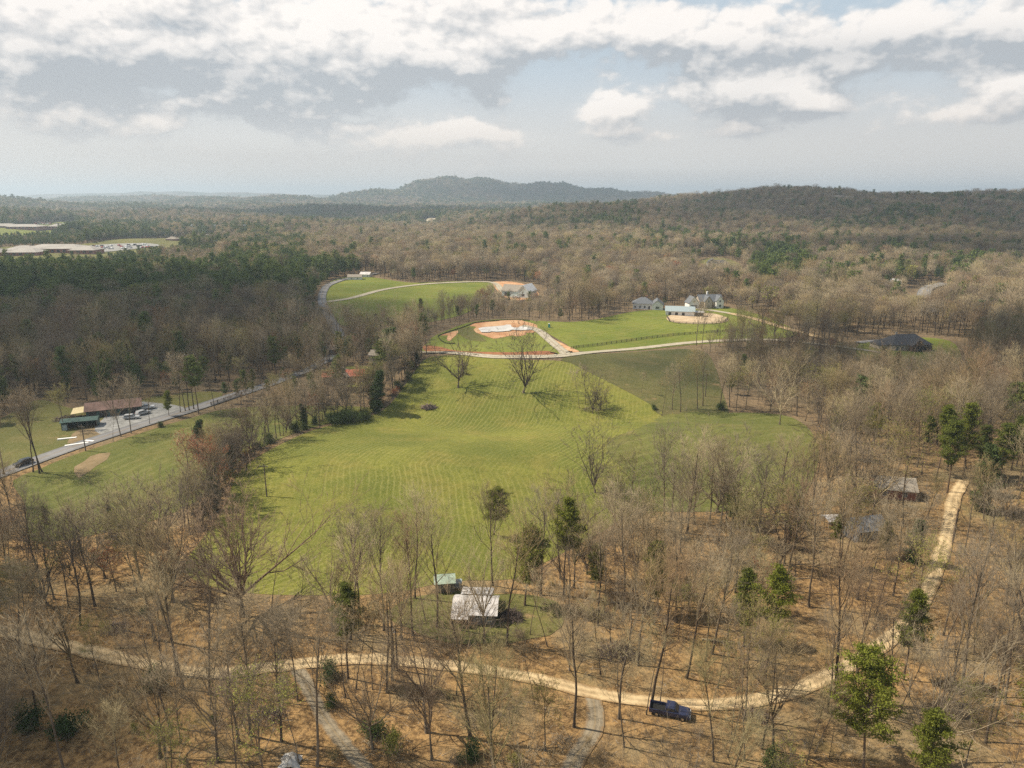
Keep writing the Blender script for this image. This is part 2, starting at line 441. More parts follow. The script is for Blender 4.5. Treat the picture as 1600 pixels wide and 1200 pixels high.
class MB:
    """collects boxes, prisms and tubes into one mesh"""
    def __init__(s): s.v = []; s.f = []
    def poly(s, vs, fs):
        o = len(s.v); s.v += [tuple(v) for v in vs]; s.f += [tuple(i + o for i in f) for f in fs]; return s
    def box(s, x0, x1, y0, y1, z0, z1):
        return s.poly([(x0, y0, z0), (x1, y0, z0), (x1, y1, z0), (x0, y1, z0), (x0, y0, z1), (x1, y0, z1), (x1, y1, z1), (x0, y1, z1)],
                      [(0, 3, 2, 1), (4, 5, 6, 7), (0, 1, 5, 4), (1, 2, 6, 5), (2, 3, 7, 6), (3, 0, 4, 7)])
    def prism(s, pts, y0, y1):
        """outline pts in x,z extruded along y"""
        n = len(pts)
        vs = [(x, y0, z) for x, z in pts] + [(x, y1, z) for x, z in pts]
        return s.poly(vs, [tuple(range(n))[::-1], tuple(range(n, 2 * n))] + [(i, (i + 1) % n, n + (i + 1) % n, n + i) for i in range(n)])
    def bar(s, a, b, r0, r1=None, n=6):
        a, b = Vector(a), Vector(b); r1 = r0 if r1 is None else r1
        d = (b - a).normalized(); u = d.orthogonal().normalized(); w = d.cross(u)
        vs = []
        for q, r in ((a, r0), (b, r1)):
            for i in range(n):
                th = 2 * math.pi * i / n
                vs.append(q + (u * math.cos(th) + w * math.sin(th)) * r)
        return s.poly(vs, [tuple(range(n))[::-1], tuple(range(n, 2 * n))] + [(i, (i + 1) % n, n + (i + 1) % n, n + i) for i in range(n)])
    def slab(s, quad, th):
        q = [Vector(v) for v in quad]; nrm = (q[1] - q[0]).cross(q[2] - q[0]).normalized() * th
        n = len(q)
        return s.poly([v for v in q] + [v + nrm for v in q], [tuple(range(n))[::-1], tuple(range(n, 2 * n))] + [(i, (i + 1) % n, n + (i + 1) % n, n + i) for i in range(n)])
    def mesh(s, name, mat): return mesh_np(name, s.v, s.f, mat)
    def obj(s, name, mat, parent=None, loc=None): return link(bpy.data.objects.new(name, s.mesh(name, mat)), parent, loc)
def tag(o, label=None, cat=None, group=None, kind=None):
    if label: o['label'] = label
    if cat: o['category'] = cat
    if group: o['group'] = group
    if kind: o['kind'] = kind
    return o
def thing(name, label, cat, loc, rz=0.0, group=None):
    o = bpy.data.objects.new(name, None)
    o.empty_display_size = .5
    link(o, None, loc); o.rotation_euler = (0, 0, rz)
    return tag(o, label, cat, group)
def shared(name, me, parent, loc=(0, 0, 0), rot=(0, 0, 0), scale=(1, 1, 1)):
    o = bpy.data.objects.new(name, me); link(o, parent, loc); o.rotation_euler = rot; o.scale = scale; return o
def copy_thing(src, loc, rz, label=None, group=None, scale=1.0):
    c = src.copy(); COL.objects.link(c); c.location = loc; c.rotation_euler = (0, 0, rz); c.scale = (scale,) * 3
    if label: c['label'] = label
    if group: c['group'] = group
    for ch in src.children:
        d = ch.copy(); COL.objects.link(d); d.parent = c
        for g_ in ch.children:
            e = g_.copy(); COL.objects.link(e); e.parent = d
    return c

# ------------------------------------------------------------------ ground sheet
def warp(n, near, dens, far):
    u = np.linspace(-1, 1, n)
    return np.sign(u) * (np.abs(u) * near + (np.exp(np.abs(u) * dens) - 1) / (math.exp(dens) - 1) * (far - near))
gx = warp(341, 700, 9, 15500)
gy = np.concatenate([np.array([-3000, -1500, -700, -300, -100]), np.arange(0, 620, 4.5), 620 + (np.exp(np.linspace(0, 1, 190)[1:] * 4.2) - 1) / (math.exp(4.2) - 1) * 14800])
GX, GY = np.meshgrid(gx, gy)
GZ = H(GX, GY)
nx_, ny_ = len(gx), len(gy)
idx = np.arange(nx_ * ny_).reshape(ny_, nx_)
fc = np.stack([idx[:-1, :-1], idx[:-1, 1:], idx[1:, 1:], idx[1:, :-1]], -1).reshape(-1, 4)
gme = mesh_np('ground', np.stack([GX, GY, GZ], -1).reshape(-1, 3), fc, 'leaf_litter', smooth=True)
tag(link(bpy.data.objects.new('ground', gme)), 'leaf strewn ground running out to wooded hills', None, None, 'structure')

# ------------------------------------------------------------------ draped sheets and strips
EXCL = []          # (polygon array, margin)
ROADS = []         # (polyline array, clear half width)
def wpoly(pts): return [px(*p).xy for p in pts]
def smooth_line(P, step=3.0, closed=False):
    out_ = []
    n = len(P)
    rng = range(n if closed else n - 1)
    for i in rng:
        p0 = P[(i - 1) % n] if (closed or i > 0) else P[i]; p1 = P[i]; p2 = P[(i + 1) % n]
        p3 = P[(i + 2) % n] if (closed or i + 2 < n) else p2
        k = max(2, int((p2 - p1).length / step))
        for j in range(k):
            u = j / k
            out_.append(.5 * ((2 * p1) + (p2 - p0) * u + (2 * p0 - 5 * p1 + 4 * p2 - p3) * u * u + (3 * p1 - p0 - 3 * p2 + p3) * u ** 3))
    if not closed: out_.append(P[-1])
    return out_
def off_at(x, y, lvl):
    d = math.hypot(x, y)
    return (.02 + .0003 * d + .0012 * max(0, d - 550)) * lvl
def seg_dist(P, line):
    """distance of points P (n,2) from polyline"""
    L = np.asarray(line, float); best = np.full(len(P), 1e9)
    for a, b_ in zip(L[:-1], L[1:]):
        ab = b_ - a; tt = np.clip(((P - a) @ ab) / (ab @ ab + 1e-9), 0, 1)
        best = np.minimum(best, np.hypot(*(P - a - tt[:, None] * ab).T))
    return best
def in_poly(P, poly):
    x, y = P[:, 0], P[:, 1]; ins = np.zeros(len(P), bool)
    n = len(poly)
    for i in range(n):
        x0, y0 = poly[i]; x1, y1 = poly[(i + 1) % n]
        c_ = ((y0 > y) != (y1 > y)) & (x < (x1 - x0) * (y - y0) / ((y1 - y0) or 1e-9) + x0)
        ins ^= c_
    return ins
def sheet(name, pts, mat, lvl, label=None, cell=4.0, swath=None, excl=True, margin=0.0, ragged=0.0, world=False, sharp=False):
    P = [Vector(p) for p in pts] if world else wpoly(pts)
    P = P if sharp else smooth_line(P, max(cell, 3), True)
    if ragged:
        P = [p + Vector((rnd.uniform(-1, 1), rnd.uniform(-1, 1))) * ragged for p in P]
    A = np.array([p[:] for p in P])
    x0, y0 = A.min(0); x1, y1 = A.max(0)
    X_, Y_ = np.meshgrid(np.arange(x0, x1, cell), np.arange(y0, y1, cell))
    Q = np.stack([X_.ravel(), Y_.ravel()], 1)
    Q = Q[in_poly(Q, A)]
    if len(Q): Q = Q[seg_dist(Q, np.vstack([A, A[:1]])) > cell * .45]
    allp = [Vector(p) for p in A] + [Vector(q) for q in Q]
    n = len(A)
    vs, _, fs, *_ = mgeo.delaunay_2d_cdt(allp, [(i, (i + 1) % n) for i in range(n)], [], 1, 1e-4)
    V = np.array([v[:] for v in vs])
    F = np.array([f for f in fs if len(f) == 3])
    Z = H(V[:, 0], V[:, 1]) + (.02 + .0003 * np.hypot(V[:, 0], V[:, 1]) + .0012 * np.maximum(0, np.hypot(V[:, 0], V[:, 1]) - 550)) * lvl
    me = mesh_np(name, np.column_stack([V, Z]), F, mat, smooth=True)
    if swath is not None:
        L = np.array([v[:] for v in smooth_line(wpoly(swath), 6)])
        a = me.attributes.new('swath', 'FLOAT', 'POINT'); a.data.foreach_set('value', seg_dist(V, L).astype(np.float32))
    o = link(bpy.data.objects.new(name, me)); tag(o, label, None, None, 'structure')
    if excl: EXCL.append((A, margin))
    return o
def strip(name, pts, width, mat, lvl, label=None, clear=None, world=False, ragged=0.0, step=2.5):
    P = [Vector(p) for p in pts] if world else wpoly(pts)
    P = smooth_line(P, step)
    vs, fs, ac = [], [], []
    K = 7
    for i, p in enumerate(P):
        a = P[max(0, i - 1)]; b_ = P[min(len(P) - 1, i + 1)]
        d = (b_ - a).normalized(); nn = Vector((-d.y, d.x))
        wl = width * (1 + rnd.uniform(-1, 1) * ragged)
        for k in range(K):
            s_ = -1 + 2 * k / (K - 1)
            q = p + nn * s_ * wl / 2
            vs.append((q.x, q.y, h1(q.x, q.y) + off_at(q.x, q.y, lvl))); ac.append(s_)
        if i:
            for k in range(K - 1):
                o = (i - 1) * K + k; fs.append((o, o + 1, o + K + 1, o + K))
    me = mesh_np(name, vs, np.array(fs), mat, smooth=True)
    a = me.attributes.new('across', 'FLOAT', 'POINT'); a.data.foreach_set('value', np.array(ac, np.float32))
    o = link(bpy.data.objects.new(name, me)); tag(o, label, None, None, 'structure')
    ROADS.append((np.array([p[:] for p in P]), clear if clear is not None else width / 2 + 1.2))
    return P

LEFT_EDGE = [(330, 830), (356, 780), (376, 735), (430, 700), (520, 664), (600, 640), (645, 590), (668, 562)]
sheet('hay_field', [(290, 880), (305, 908), (400, 928), (560, 930), (640, 922), (705, 908), (800, 905), (850, 880), (905, 850), (955, 822), (985, 790), (985, 742), (958, 720), (950, 690),
                    (1000, 668), (1035, 650), (1020, 635), (960, 602), (890, 567), (800, 562), (690, 556), (664, 562), (640, 592), (600, 640), (520, 664), (428, 700), (374, 738), (352, 790), (318, 840)],
      'mown_hay', 1, 'wide mown hay field with pale curved swath lines', 3.2, LEFT_EDGE)
sheet('pasture', [(958, 720), (950, 690), (1000, 668), (1035, 650), (1130, 645), (1235, 652), (1275, 690), (1275, 735), (1250, 778), (1180, 796), (1080, 800), (985, 792), (985, 742)], 'pasture', 1.25,
      'darker green pasture beside the hay field', 4, [(950, 690), (1230, 660)])
sheet('meadow', [(890, 567), (880, 560), (960, 552), (1050, 546), (1100, 550), (1118, 575), (1128, 610), (1140, 650), (1130, 646), (1035, 650), (1020, 635), (960, 602)], 'rough_meadow', 1.15,
      'rough dark green meadow below the gravel lane', 4)
sheet('roadside_pasture', [(20, 752), (60, 734), (110, 713), (200, 684), (300, 653), (340, 642), (395, 636), (500, 634), (590, 640), (520, 660), (420, 694), (372, 722), (345, 745), (320, 775), (250, 810), (150, 835), (50, 845), (40, 790)], 'pasture', 1.05,
      'green pasture between the paved road and the hedgerow', 4, [(60, 752), (160, 712), (240, 682), (330, 652), (395, 640)])
sheet('roadside_verge', [(-120, 760), (-120, 700), (0, 655), (60, 625), (130, 640), (240, 620), (330, 612), (345, 622), (240, 660), (100, 702), (0, 742)], 'verge', 1.05, 'rough grass verge around the sheds', 4)
sheet('north_meadow', [(518, 500), (510, 470), (518, 440), (560, 432), (640, 442), (700, 440), (765, 441), (772, 450), (765, 466), (740, 484), (690, 500), (640, 508), (560, 512)], 'bright_lawn', 1.05,
      'bright green meadow enclosed by woods beyond the paved road', 7, [(520, 470), (600, 452), (770, 443)])
sheet('lane_meadow', [(835, 503), (900, 503), (990, 487), (1040, 484), (1120, 480), (1180, 490), (1235, 512), (1240, 526), (1150, 534), (1060, 541), (950, 550), (905, 549), (880, 535)], 'bright_lawn', 1.05,
      'sunlit green meadow in front of the white houses', 6, [(835, 503), (900, 503), (990, 487)])
sheet('pad_lawn', [(672, 530), (700, 516), (740, 503), (800, 499), (835, 502), (860, 530), (884, 554), (800, 559), (690, 552), (660, 548)], 'bright_lawn', 1.05, 'grassy slope round the building pad', 4)
sheet('clay_bank', [(662, 541), (690, 543), (720, 549), (800, 551), (856, 549), (866, 554), (800, 557), (700, 553), (668, 550)], 'red_clay', 1.7, 'red clay bank above the gravel lane', 4, margin=1)
sheet('clay_pad', [(735, 509), (745, 503.5), (770, 503), (800, 500), (822, 503), (836, 508), (846, 515), (836, 519), (826, 520), (814, 526), (798, 525), (778, 530), (760, 527), (747, 520), (742, 512)], 'orange_clay', 1.7, 'bare orange clay building pad', 4, ragged=1.6)
sheet('clay_patch', [(684, 525), (700, 521), (716, 517), (712, 524), (704, 533), (698, 531), (700, 525)], 'orange_clay', 1.7, 'small orange clay scar beside the silt fence', 3, ragged=.4)
sheet('clay_strip', [(850, 521), (862, 527), (884, 540), (905, 549), (897, 551), (882, 546), (866, 535)], 'orange_clay', 1.7, 'strip of orange clay beside the driveway', 3, ragged=.3)
sheet('straw_patch', [(712, 516), (736, 512), (752, 526), (760, 534), (735, 532), (722, 526)], 'verge', 1.5, 'straw covered slope', 3)
sheet('clearing', [(770, 441), (800, 441), (828, 448), (842, 462), (812, 470), (785, 462)], 'orange_clay', 1.5, 'orange clearing around the unfinished house', 6, margin=6)
sheet('arena', [(1042, 496), (1060, 491), (1110, 490), (1138, 498), (1128, 505), (1080, 506), (1048, 503)], 'arena_sand', 1.9, 'sandy riding arena', 5)
sheet('gravel_lot', [(150, 668), (178, 640), (210, 628), (262, 632), (290, 640), (262, 652), (214, 668), (170, 682)], 'lot_gravel', 1.6, 'grey gravel lot beside the paved road', 3, ragged=.4)
sheet('soil_patch', [(105, 685), (140, 664), (170, 655), (190, 665), (160, 684), (120, 696)], 'brown_soil', 1.5, 'worn brown soil in front of the open shed', 3, ragged=.8)
sheet('soil_patch', [(112, 738), (130, 722), (160, 708), (170, 711), (150, 728), (124, 748)], 'brown_soil', 1.5, 'bare brown strip at the edge of the pasture', 3, ragged=1.2)
sheet('lawn', [(1345, 536), (1395, 530), (1450, 528), (1492, 538), (1500, 570), (1450, 600), (1385, 598), (1342, 566)], 'bright_lawn', 1.3, 'small bright lawn around the dark house', 4, margin=5)
sheet('lawn', [(520, 578), (560, 572), (592, 580), (580, 600), (540, 604)], 'bright_lawn', 1.3, 'small lawn beside the red roofed house', 4)
sheet('lawn', [(640, 985), (600, 960), (640, 935), (720, 925), (800, 930), (870, 940), (880, 980), (820, 1000), (700, 1005)], 'verge', 1.4, 'worn yard around the white roofed cabin', 3, ragged=.5, excl=False)
sheet('school_field', [(-60, 398), (0, 388), (120, 384), (240, 374), (330, 370), (340, 376), (300, 384), (270, 395), (200, 403), (140, 412), (60, 416), (-60, 418)], 'verge', 1.3, 'open grounds of the far school', 16)
sheet('school_field', [(-60, 362), (0, 358), (60, 352), (116, 350), (120, 360), (80, 369), (0, 373), (-60, 374)], 'bright_lawn', 1.3, 'lawn of the farthest school', 25)
sheet('school_lot', [(120, 390), (160, 384), (230, 382), (250, 386), (200, 392), (130, 397)], 'lot_gravel', 1.8, 'far school parking lot', 16, excl=False)
sheet('hill_clearing', [(1090, 414), (1108, 404), (1130, 404), (1156, 414), (1152, 430), (1104, 430)], 'verge', 1.3, 'straw coloured clearing on the wooded slope', 8)

track = strip('dirt_track', [(-90, 962), (0, 986), (100, 1009), (210, 1034), (330, 1052), (450, 1040), (560, 1030), (660, 1036), (760, 1048), (850, 1064), (930, 1084), (1050, 1100), (1150, 1099), (1240, 1080), (1310, 1048), (1380, 1006), (1435, 950), (1462, 890), (1480, 830), (1490, 780), (1505, 752)],
      3.0, 'sandy_track', 3.0, 'pale sandy track curving through the foreground woods', 2.9, ragged=.10)
strip('gravel_path', [(462, 1042), (484, 1080), (505, 1120), (535, 1160), (568, 1200), (600, 1260)], 2.4, 'grey_gravel', 2.4, 'grey gravel path leaving the sandy track', 2.0, ragged=.12)
strip('gravel_path', [(925, 1085), (930, 1115), (926, 1145), (902, 1180), (880, 1230)], 2.6, 'grey_gravel', 2.4, 'short grey path beside the parked pickup', 2.2, ragged=.12)
#strip('gravel_path', [(860, 985), (905, 978), (960, 985), (1000, 1010), (1010, 1050), (1005, 1095)], 2.2, 'sandy_track', 2.2, 'faint sandy path behind the pickup', 1.6, ragged=.15)
strip('paved_road', [(-200, 800), (-60, 764), (0, 741), (100, 704), (200, 671), (300, 640), (380, 614), (440, 594), (484, 577), (520, 556), (534, 535), (524, 512), (511, 490), (503, 470), (506, 455), (516, 445), (545, 436), (590, 428)],
      5.8, 'asphalt', 2.6, 'grey paved road from the left edge into the woods', 4.0)
strip('gravel_lane', [(600, 548), (672, 551), (740, 555), (800, 558), (880, 556), (950, 549), (1050, 539), (1130, 533), (1210, 532), (1300, 541), (1380, 552)], 4.6, 'pale_gravel', 2.8, 'pale gravel lane along the top of the hay field', 4.0, ragged=.05)
strip('driveway', [(884, 555), (868, 540), (852, 526), (838, 516), (815, 510)], 5.2, 'pale_gravel', 3.2, 'gravel driveway up to the building pad', 4.0)
strip('dirt_lane', [(512, 472), (550, 466), (600, 453), (650, 446), (710, 442), (768, 442), (785, 455), (805, 466)], 5.2, 'pale_gravel', 2.2, 'pale lane across the far meadow', 5.0)
strip('driveway', [(1140, 490), (1180, 499), (1230, 514), (1290, 530)], 6.5, 'sandy_track', 2.2, 'sandy drive to the stone house', 6.0)
strip('driveway', [(1060, 480), (1100, 484), (1140, 490)], 5.5, 'pale_gravel', 2.1, 'gravel drive in front of the stone house', 6.0)
strip('hill_road', [(1452, 488), (1446, 475), (1443, 461), (1452, 450), (1476, 444)], 9.0, 'asphalt', 2.4, 'grey road climbing between the trees on the far right', 13.0)
strip('far_road', [(664, 358), (670, 350), (676, 344)], 22.0, 'pale_gravel', 2.4, 'far road cutting through the woods', 26.0)
strip('walkway', [(1340, 536), (1365, 533), (1390, 532)], 4.0, 'asphalt', 2.4, 'short paved drive beside the dark house', 4.0)

#ROADS.append((np.array([v[:] for v in smooth_line(wpoly([(1440, 940), (1462, 890), (1480, 830), (1490, 780), (1505, 752)]), 4)]), 4.6))
# concrete slab of the unfinished building
def slab_world(pts, th, mat, name, label):
    P = wpoly(pts); z = sum(h1(p.x, p.y) for p in P) / len(P) + .3
    mb = MB(); n = len(P)
    mb.poly([(p.x, p.y, h1(p.x, p.y) - .5) for p in P] + [(p.x, p.y, h1(p.x, p.y) * .7 + z * .3 + .12) for p in P], [tuple(range(n, 2 * n))] + [(i, (i + 1) % n, n + (i + 1) % n, n + i) for i in range(n)])
    o = mb.obj(name, mat); return tag(o, label, 'foundation')
o = sheet('foundation_slab', [(752, 520.5), (747, 514.5), (757, 512.5), (766, 512), (788, 510), (791, 508.8), (798, 509), (800, 512.5), (806, 513.5), (811, 513), (812, 511.8), (826, 513), (832, 516.5), (812, 517.5), (800, 516.8), (796, 518.5), (776, 520), (768, 519.3), (764, 520.6)], 'concrete', 4.5, 'pale concrete foundation slab on the orange clay pad', 3, sharp=True, excl=False)
del o['kind']; o['category'] = 'foundation'

# ------------------------------------------------------------------ clouds overhead that shade parts of the land
def cloud(gx_, gy_, rx, ry, label, alt=1500, seed=0, mat='cloud_vapour'):
    q = alt / SDIR.z
    c = Vector((gx_, gy_, 0)) + SDIR * q
    r_ = np.random.default_rng(seed)
    n, m_ = 40, 12
    ph = np.linspace(0, 2 * math.pi, n, endpoint=False)
    vs = []; fs = []
    for j in range(m_ + 1):
        th = math.pi * j / m_
        for a in ph:
            rr_ = math.sin(th); z = math.cos(th)
            bump_ = 1 + .10 * math.sin(5 * a + seed + 3 * th) + .07 * math.sin(11 * a - seed * 2 + 5 * th)
            z2 = z * (.22 if z > 0 else .06) * (1 + .3 * math.sin(9 * a + 2 * seed) * rr_)
            vs.append((rr_ * math.cos(a) * bump_, rr_ * math.sin(a) * bump_, z2))
    for j in range(m_):
        for i in range(n):
            fs.append((j * n + i, j * n + (i + 1) % n, (j + 1) * n + (i + 1) % n, (j + 1) * n + i))
    me = mesh_np('cloud', vs, fs, mat, smooth=True)
    o = link(bpy.data.objects.new('cloud', me), None, c)
    o.scale = (rx, ry, (rx + ry) / 2)
    tag(o, label, None, 'cumulus clouds', 'stuff')
cloud(-300, 395, 350, 250, 'grey cloud shading the left woods', seed=1)
cloud(850, 1350, 1000, 560, 'wide cloud shading the wooded ridge', seed=3, mat='thin_cloud')
cloud(-350, 2500, 1100, 620, 'wide cloud shading the far plain', seed=4)
cloud(235, 300, 190, 80, 'small cloud shading the woods behind the pasture', seed=5)
cloud(560, 780, 330, 120, 'cloud shading the right hand hillside', seed=6, mat='thin_cloud')
cloud(-85, 70, 50, 60, 'thin cloud above the lower woods', seed=8)
cloud(900, 4800, 1500, 700, 'cloud shading the distant mountain', seed=9)

# ------------------------------------------------------------------ tree shapes
def tubes(segs, sides):
    """segs: list of (p0, p1, r0, r1) -> verts, quads as triangles"""
    if not segs: return np.zeros((0, 3)), np.zeros((0, 3), int)
    P0 = np.array([s[0] for s in segs]); P1 = np.array([s[1] for s in segs])
    R0 = np.array([s[2] for s in segs]); R1 = np.array([s[3] for s in segs])
    D = P1 - P0; D /= np.linalg.norm(D, axis=1)[:, None] + 1e-9
    U = np.cross(D, np.where(np.abs(D[:, 2:3]) < .9, [[0, 0, 1.0]], [[1.0, 0, 0]])); U /= np.linalg.norm(U, axis=1)[:, None]
    V = np.cross(D, U)
    n = len(segs); a = np.arange(sides) * 2 * math.pi / sides
    ring = (U[:, None] * np.cos(a)[None, :, None] + V[:, None] * np.sin(a)[None, :, None])
    A = P0[:, None] + ring * R0[:, None, None]; B = P1[:, None] + ring * R1[:, None, None]
    vs = np.concatenate([A, B], 1).reshape(-1, 3)
    b = (np.arange(n) * 2 * sides)[:, None]
    i = np.arange(sides)[None]; j = (i + 1) % sides
    f1 = np.stack([b + i, b + j, b + j + sides], -1).reshape(-1, 3); f2 = np.stack([b + i, b + j + sides, b + i + sides], -1).reshape(-1, 3)
    return vs, np.concatenate([f1, f2])
def spikes(P, D, L, r):
    """thin three sided twigs"""
    n = len(P)
    D = D / (np.linalg.norm(D, axis=1)[:, None] + 1e-9)
    U = np.cross(D, np.where(np.abs(D[:, 2:3]) < .9, [[0, 0, 1.0]], [[1.0, 0, 0]])); U /= np.linalg.norm(U, axis=1)[:, None]
    V = np.cross(D, U)
    r = np.broadcast_to(np.asarray(r, float), (n,))[:, None]
    vs = np.empty((n, 4, 3))
    for k in range(3):
        a = 2 * math.pi * k / 3
        vs[:, k] = P + (U * math.cos(a) + V * math.sin(a)) * r
    vs[:, 3] = P + D * np.asarray(L)[:, None]
    b = (np.arange(n) * 4)[:, None]
    f = np.concatenate([b + [[0, 1, 3]], b + [[1, 2, 3]], b + [[2, 0, 3]]])
    return vs.reshape(-1, 3), f
def leaves(P, size, rg, up=.3, wd=.38):
    """small separate leaf faces, two triangles each folded along the middle"""
    n = len(P)
    D = rg.normal(size=(n, 3)); D[:, 2] += up; D /= np.linalg.norm(D, axis=1)[:, None]
    E = np.cross(D, rg.normal(size=(n, 3))); E /= np.linalg.norm(E, axis=1)[:, None]
    N = np.cross(D, E)
    s = size * rg.uniform(.6, 1.4, n)[:, None]
    vs = np.stack([P - D * s * .5, P + E * s * wd + N * s * .12, P + D * s * .5, P - E * s * wd + N * s * .12], 1).reshape(-1, 3)
    b = (np.arange(n) * 4)[:, None]
    return vs, np.concatenate([b + [[0, 1, 2]], b + [[0, 2, 3]]])
def merge(parts):
    V, F, o = [], [], 0
    for v, f in parts:
        if len(v) == 0: continue
        V.append(v); F.append(f + o); o += len(v)
    return np.concatenate(V), np.concatenate(F)
def unit(v): return v / (np.linalg.norm(v) + 1e-9)
def bare_shape(seed, Ht, crown0, spread, nlimb, leaders=0, thick=.2, sub=(5, 4), tw=5, gnarl=.16, twr=.016, up=.25, twl=1.1, lean=0.0):
    rg = np.random.default_rng(seed)
    trunk, brs, thin = [], [], []; TP, TD, TL = [], [], []
    def limb(p, d, L, r, lev):
        n = (8, 5, 4, 2)[lev]
        pts = [p]; ds = [d]; rs = [r]
        for i in range(n):
            d = unit(d + rg.normal(size=3) * (gnarl * (.25, .9, 1.2, 1.4)[lev]) + np.array([0, 0, up * (.0, .5, .45, .2)[lev]]))
            p = p + d * L / n; pts.append(p); ds.append(d); rs.append(r * (1 - (i + 1) / n * (.62, .8, .8, .7)[lev]))
        for i in range(n):
            s = (pts[i], pts[i + 1], rs[i], rs[i + 1])
            (trunk if lev == 0 else brs if lev == 1 else thin).append(s)
        def at(t):
            q = t * n; i = min(int(q), n - 1); f = q - i
            return pts[i] * (1 - f) + pts[i + 1] * f, ds[i], rs[i] * (1 - f) + rs[i + 1] * f
        def out_(d, ang):
            a = unit(np.cross(d, rg.normal(size=3)))
            return unit(d * math.cos(ang) + a * math.sin(ang))
        if lev == 0: return at
        if lev < 3:
            for k in range(sub[lev - 1]):
                t = rg.uniform(.25, 1.0) if k else 1.0
                q, dd, rr_ = at(t)
                limb(q, out_(dd, rg.uniform(.3, .8)), L * rg.uniform(.45, .70) * (1.1 - .35 * t), max(rr_ * .68, .014), lev + 1)
        m_ = (0, 4, tw, tw)[lev]
        for k in range(m_):
            q, dd, rr_ = at(rg.uniform(.3, 1.0))
            TP.append(q); TD.append(out_(dd, rg.uniform(.1, .6)) + np.array([0, 0, .2])); TL.append(twl * rg.uniform(.6, 1.4))
        return at
    tH = Ht * (.93 if not leaders else crown0)
    d0_ = unit(np.array([lean, 0, 1.0]))
    at = limb(np.array([0, 0, -.4]), d0_, tH + .4, thick, 0)
    if leaders:
        q, dd, rr_ = at(1.0)
        a0 = rg.uniform(0, 6.28)
        for k in range(leaders):
            a = a0 + k * 2.4
            ang = rg.uniform(.25, .95) * spread
            d = np.array([math.cos(a) * math.sin(ang), math.sin(a) * math.sin(ang), math.cos(ang)])
            q, _, rr_ = at(rg.uniform(.75, 1))
            limb(q, d, (Ht - tH) * rg.uniform(.75, 1.0) / max(.6, math.cos(ang)) * .82, thick * .55, 1)
            for j in range(nlimb):
                pass
    for k in range(nlimb):
        t = crown0 + (1 - crown0) * (k + rg.uniform(0, .9)) / nlimb if not leaders else rg.uniform(.55, .95)
        q, dd, rr_ = at(min(t, .995))
        a = k * 2.4 + rg.uniform(-.5, .5)
        ang = rg.uniform(.5, .95) * spread
        d = np.array([math.cos(a) * math.sin(ang), math.sin(a) * math.sin(ang), math.cos(ang)])
        limb(q, d, Ht * rg.uniform(.30, .46) * (1.15 - .60 * max(0, t - crown0) / (1 - crown0 + 1e-6)), rr_ * .55, 1)
    # root flare
    trunk.append((np.array([0, 0, -.5]), np.array([0, 0, .8]), thick * 1.6, thick * 1.0))
    return trunk, brs, thin, np.array(TP), np.array(TD), np.array(TL), twr, rg
def bare_meshes(name, *a, cmat='twigs', leaf=None, leafn=0, leafs=.2, **k):
    trunk, brs, thin, TP, TD, TL, twr, rg = bare_shape(*a, **k)
    v1, f1 = tubes(trunk, 7)
    vb, fb = tubes(brs, 5)
    vt, ft = merge([(v1, f1)])
    tm = mesh_np(name + '_trunk', vt, ft, 'bark', smooth=True)
    vc, fc_ = merge([(vb, fb), tubes(thin, 3), spikes(TP, TD, TL, twr)])
    mi = None; mats = [cmat]
    if leaf:
        k_ = rg.integers(0, len(TP), leafn)
        P = TP[k_] + TD[k_] * (TL[k_] * rg.uniform(.2, 1, leafn))[:, None] + rg.normal(size=(leafn, 3)) * .15
        v2, f2 = leaves(P, leafs, rg)
        n0 = len(fc_); vc, fc_ = merge([(vc, fc_), (v2, f2)])
        mi = np.concatenate([np.zeros(n0), np.ones(len(f2))]); mats = ['twigs', leaf]
    cm = mesh_np(name + '_crown', vc, fc_, mats, mi)
    return tm, cm
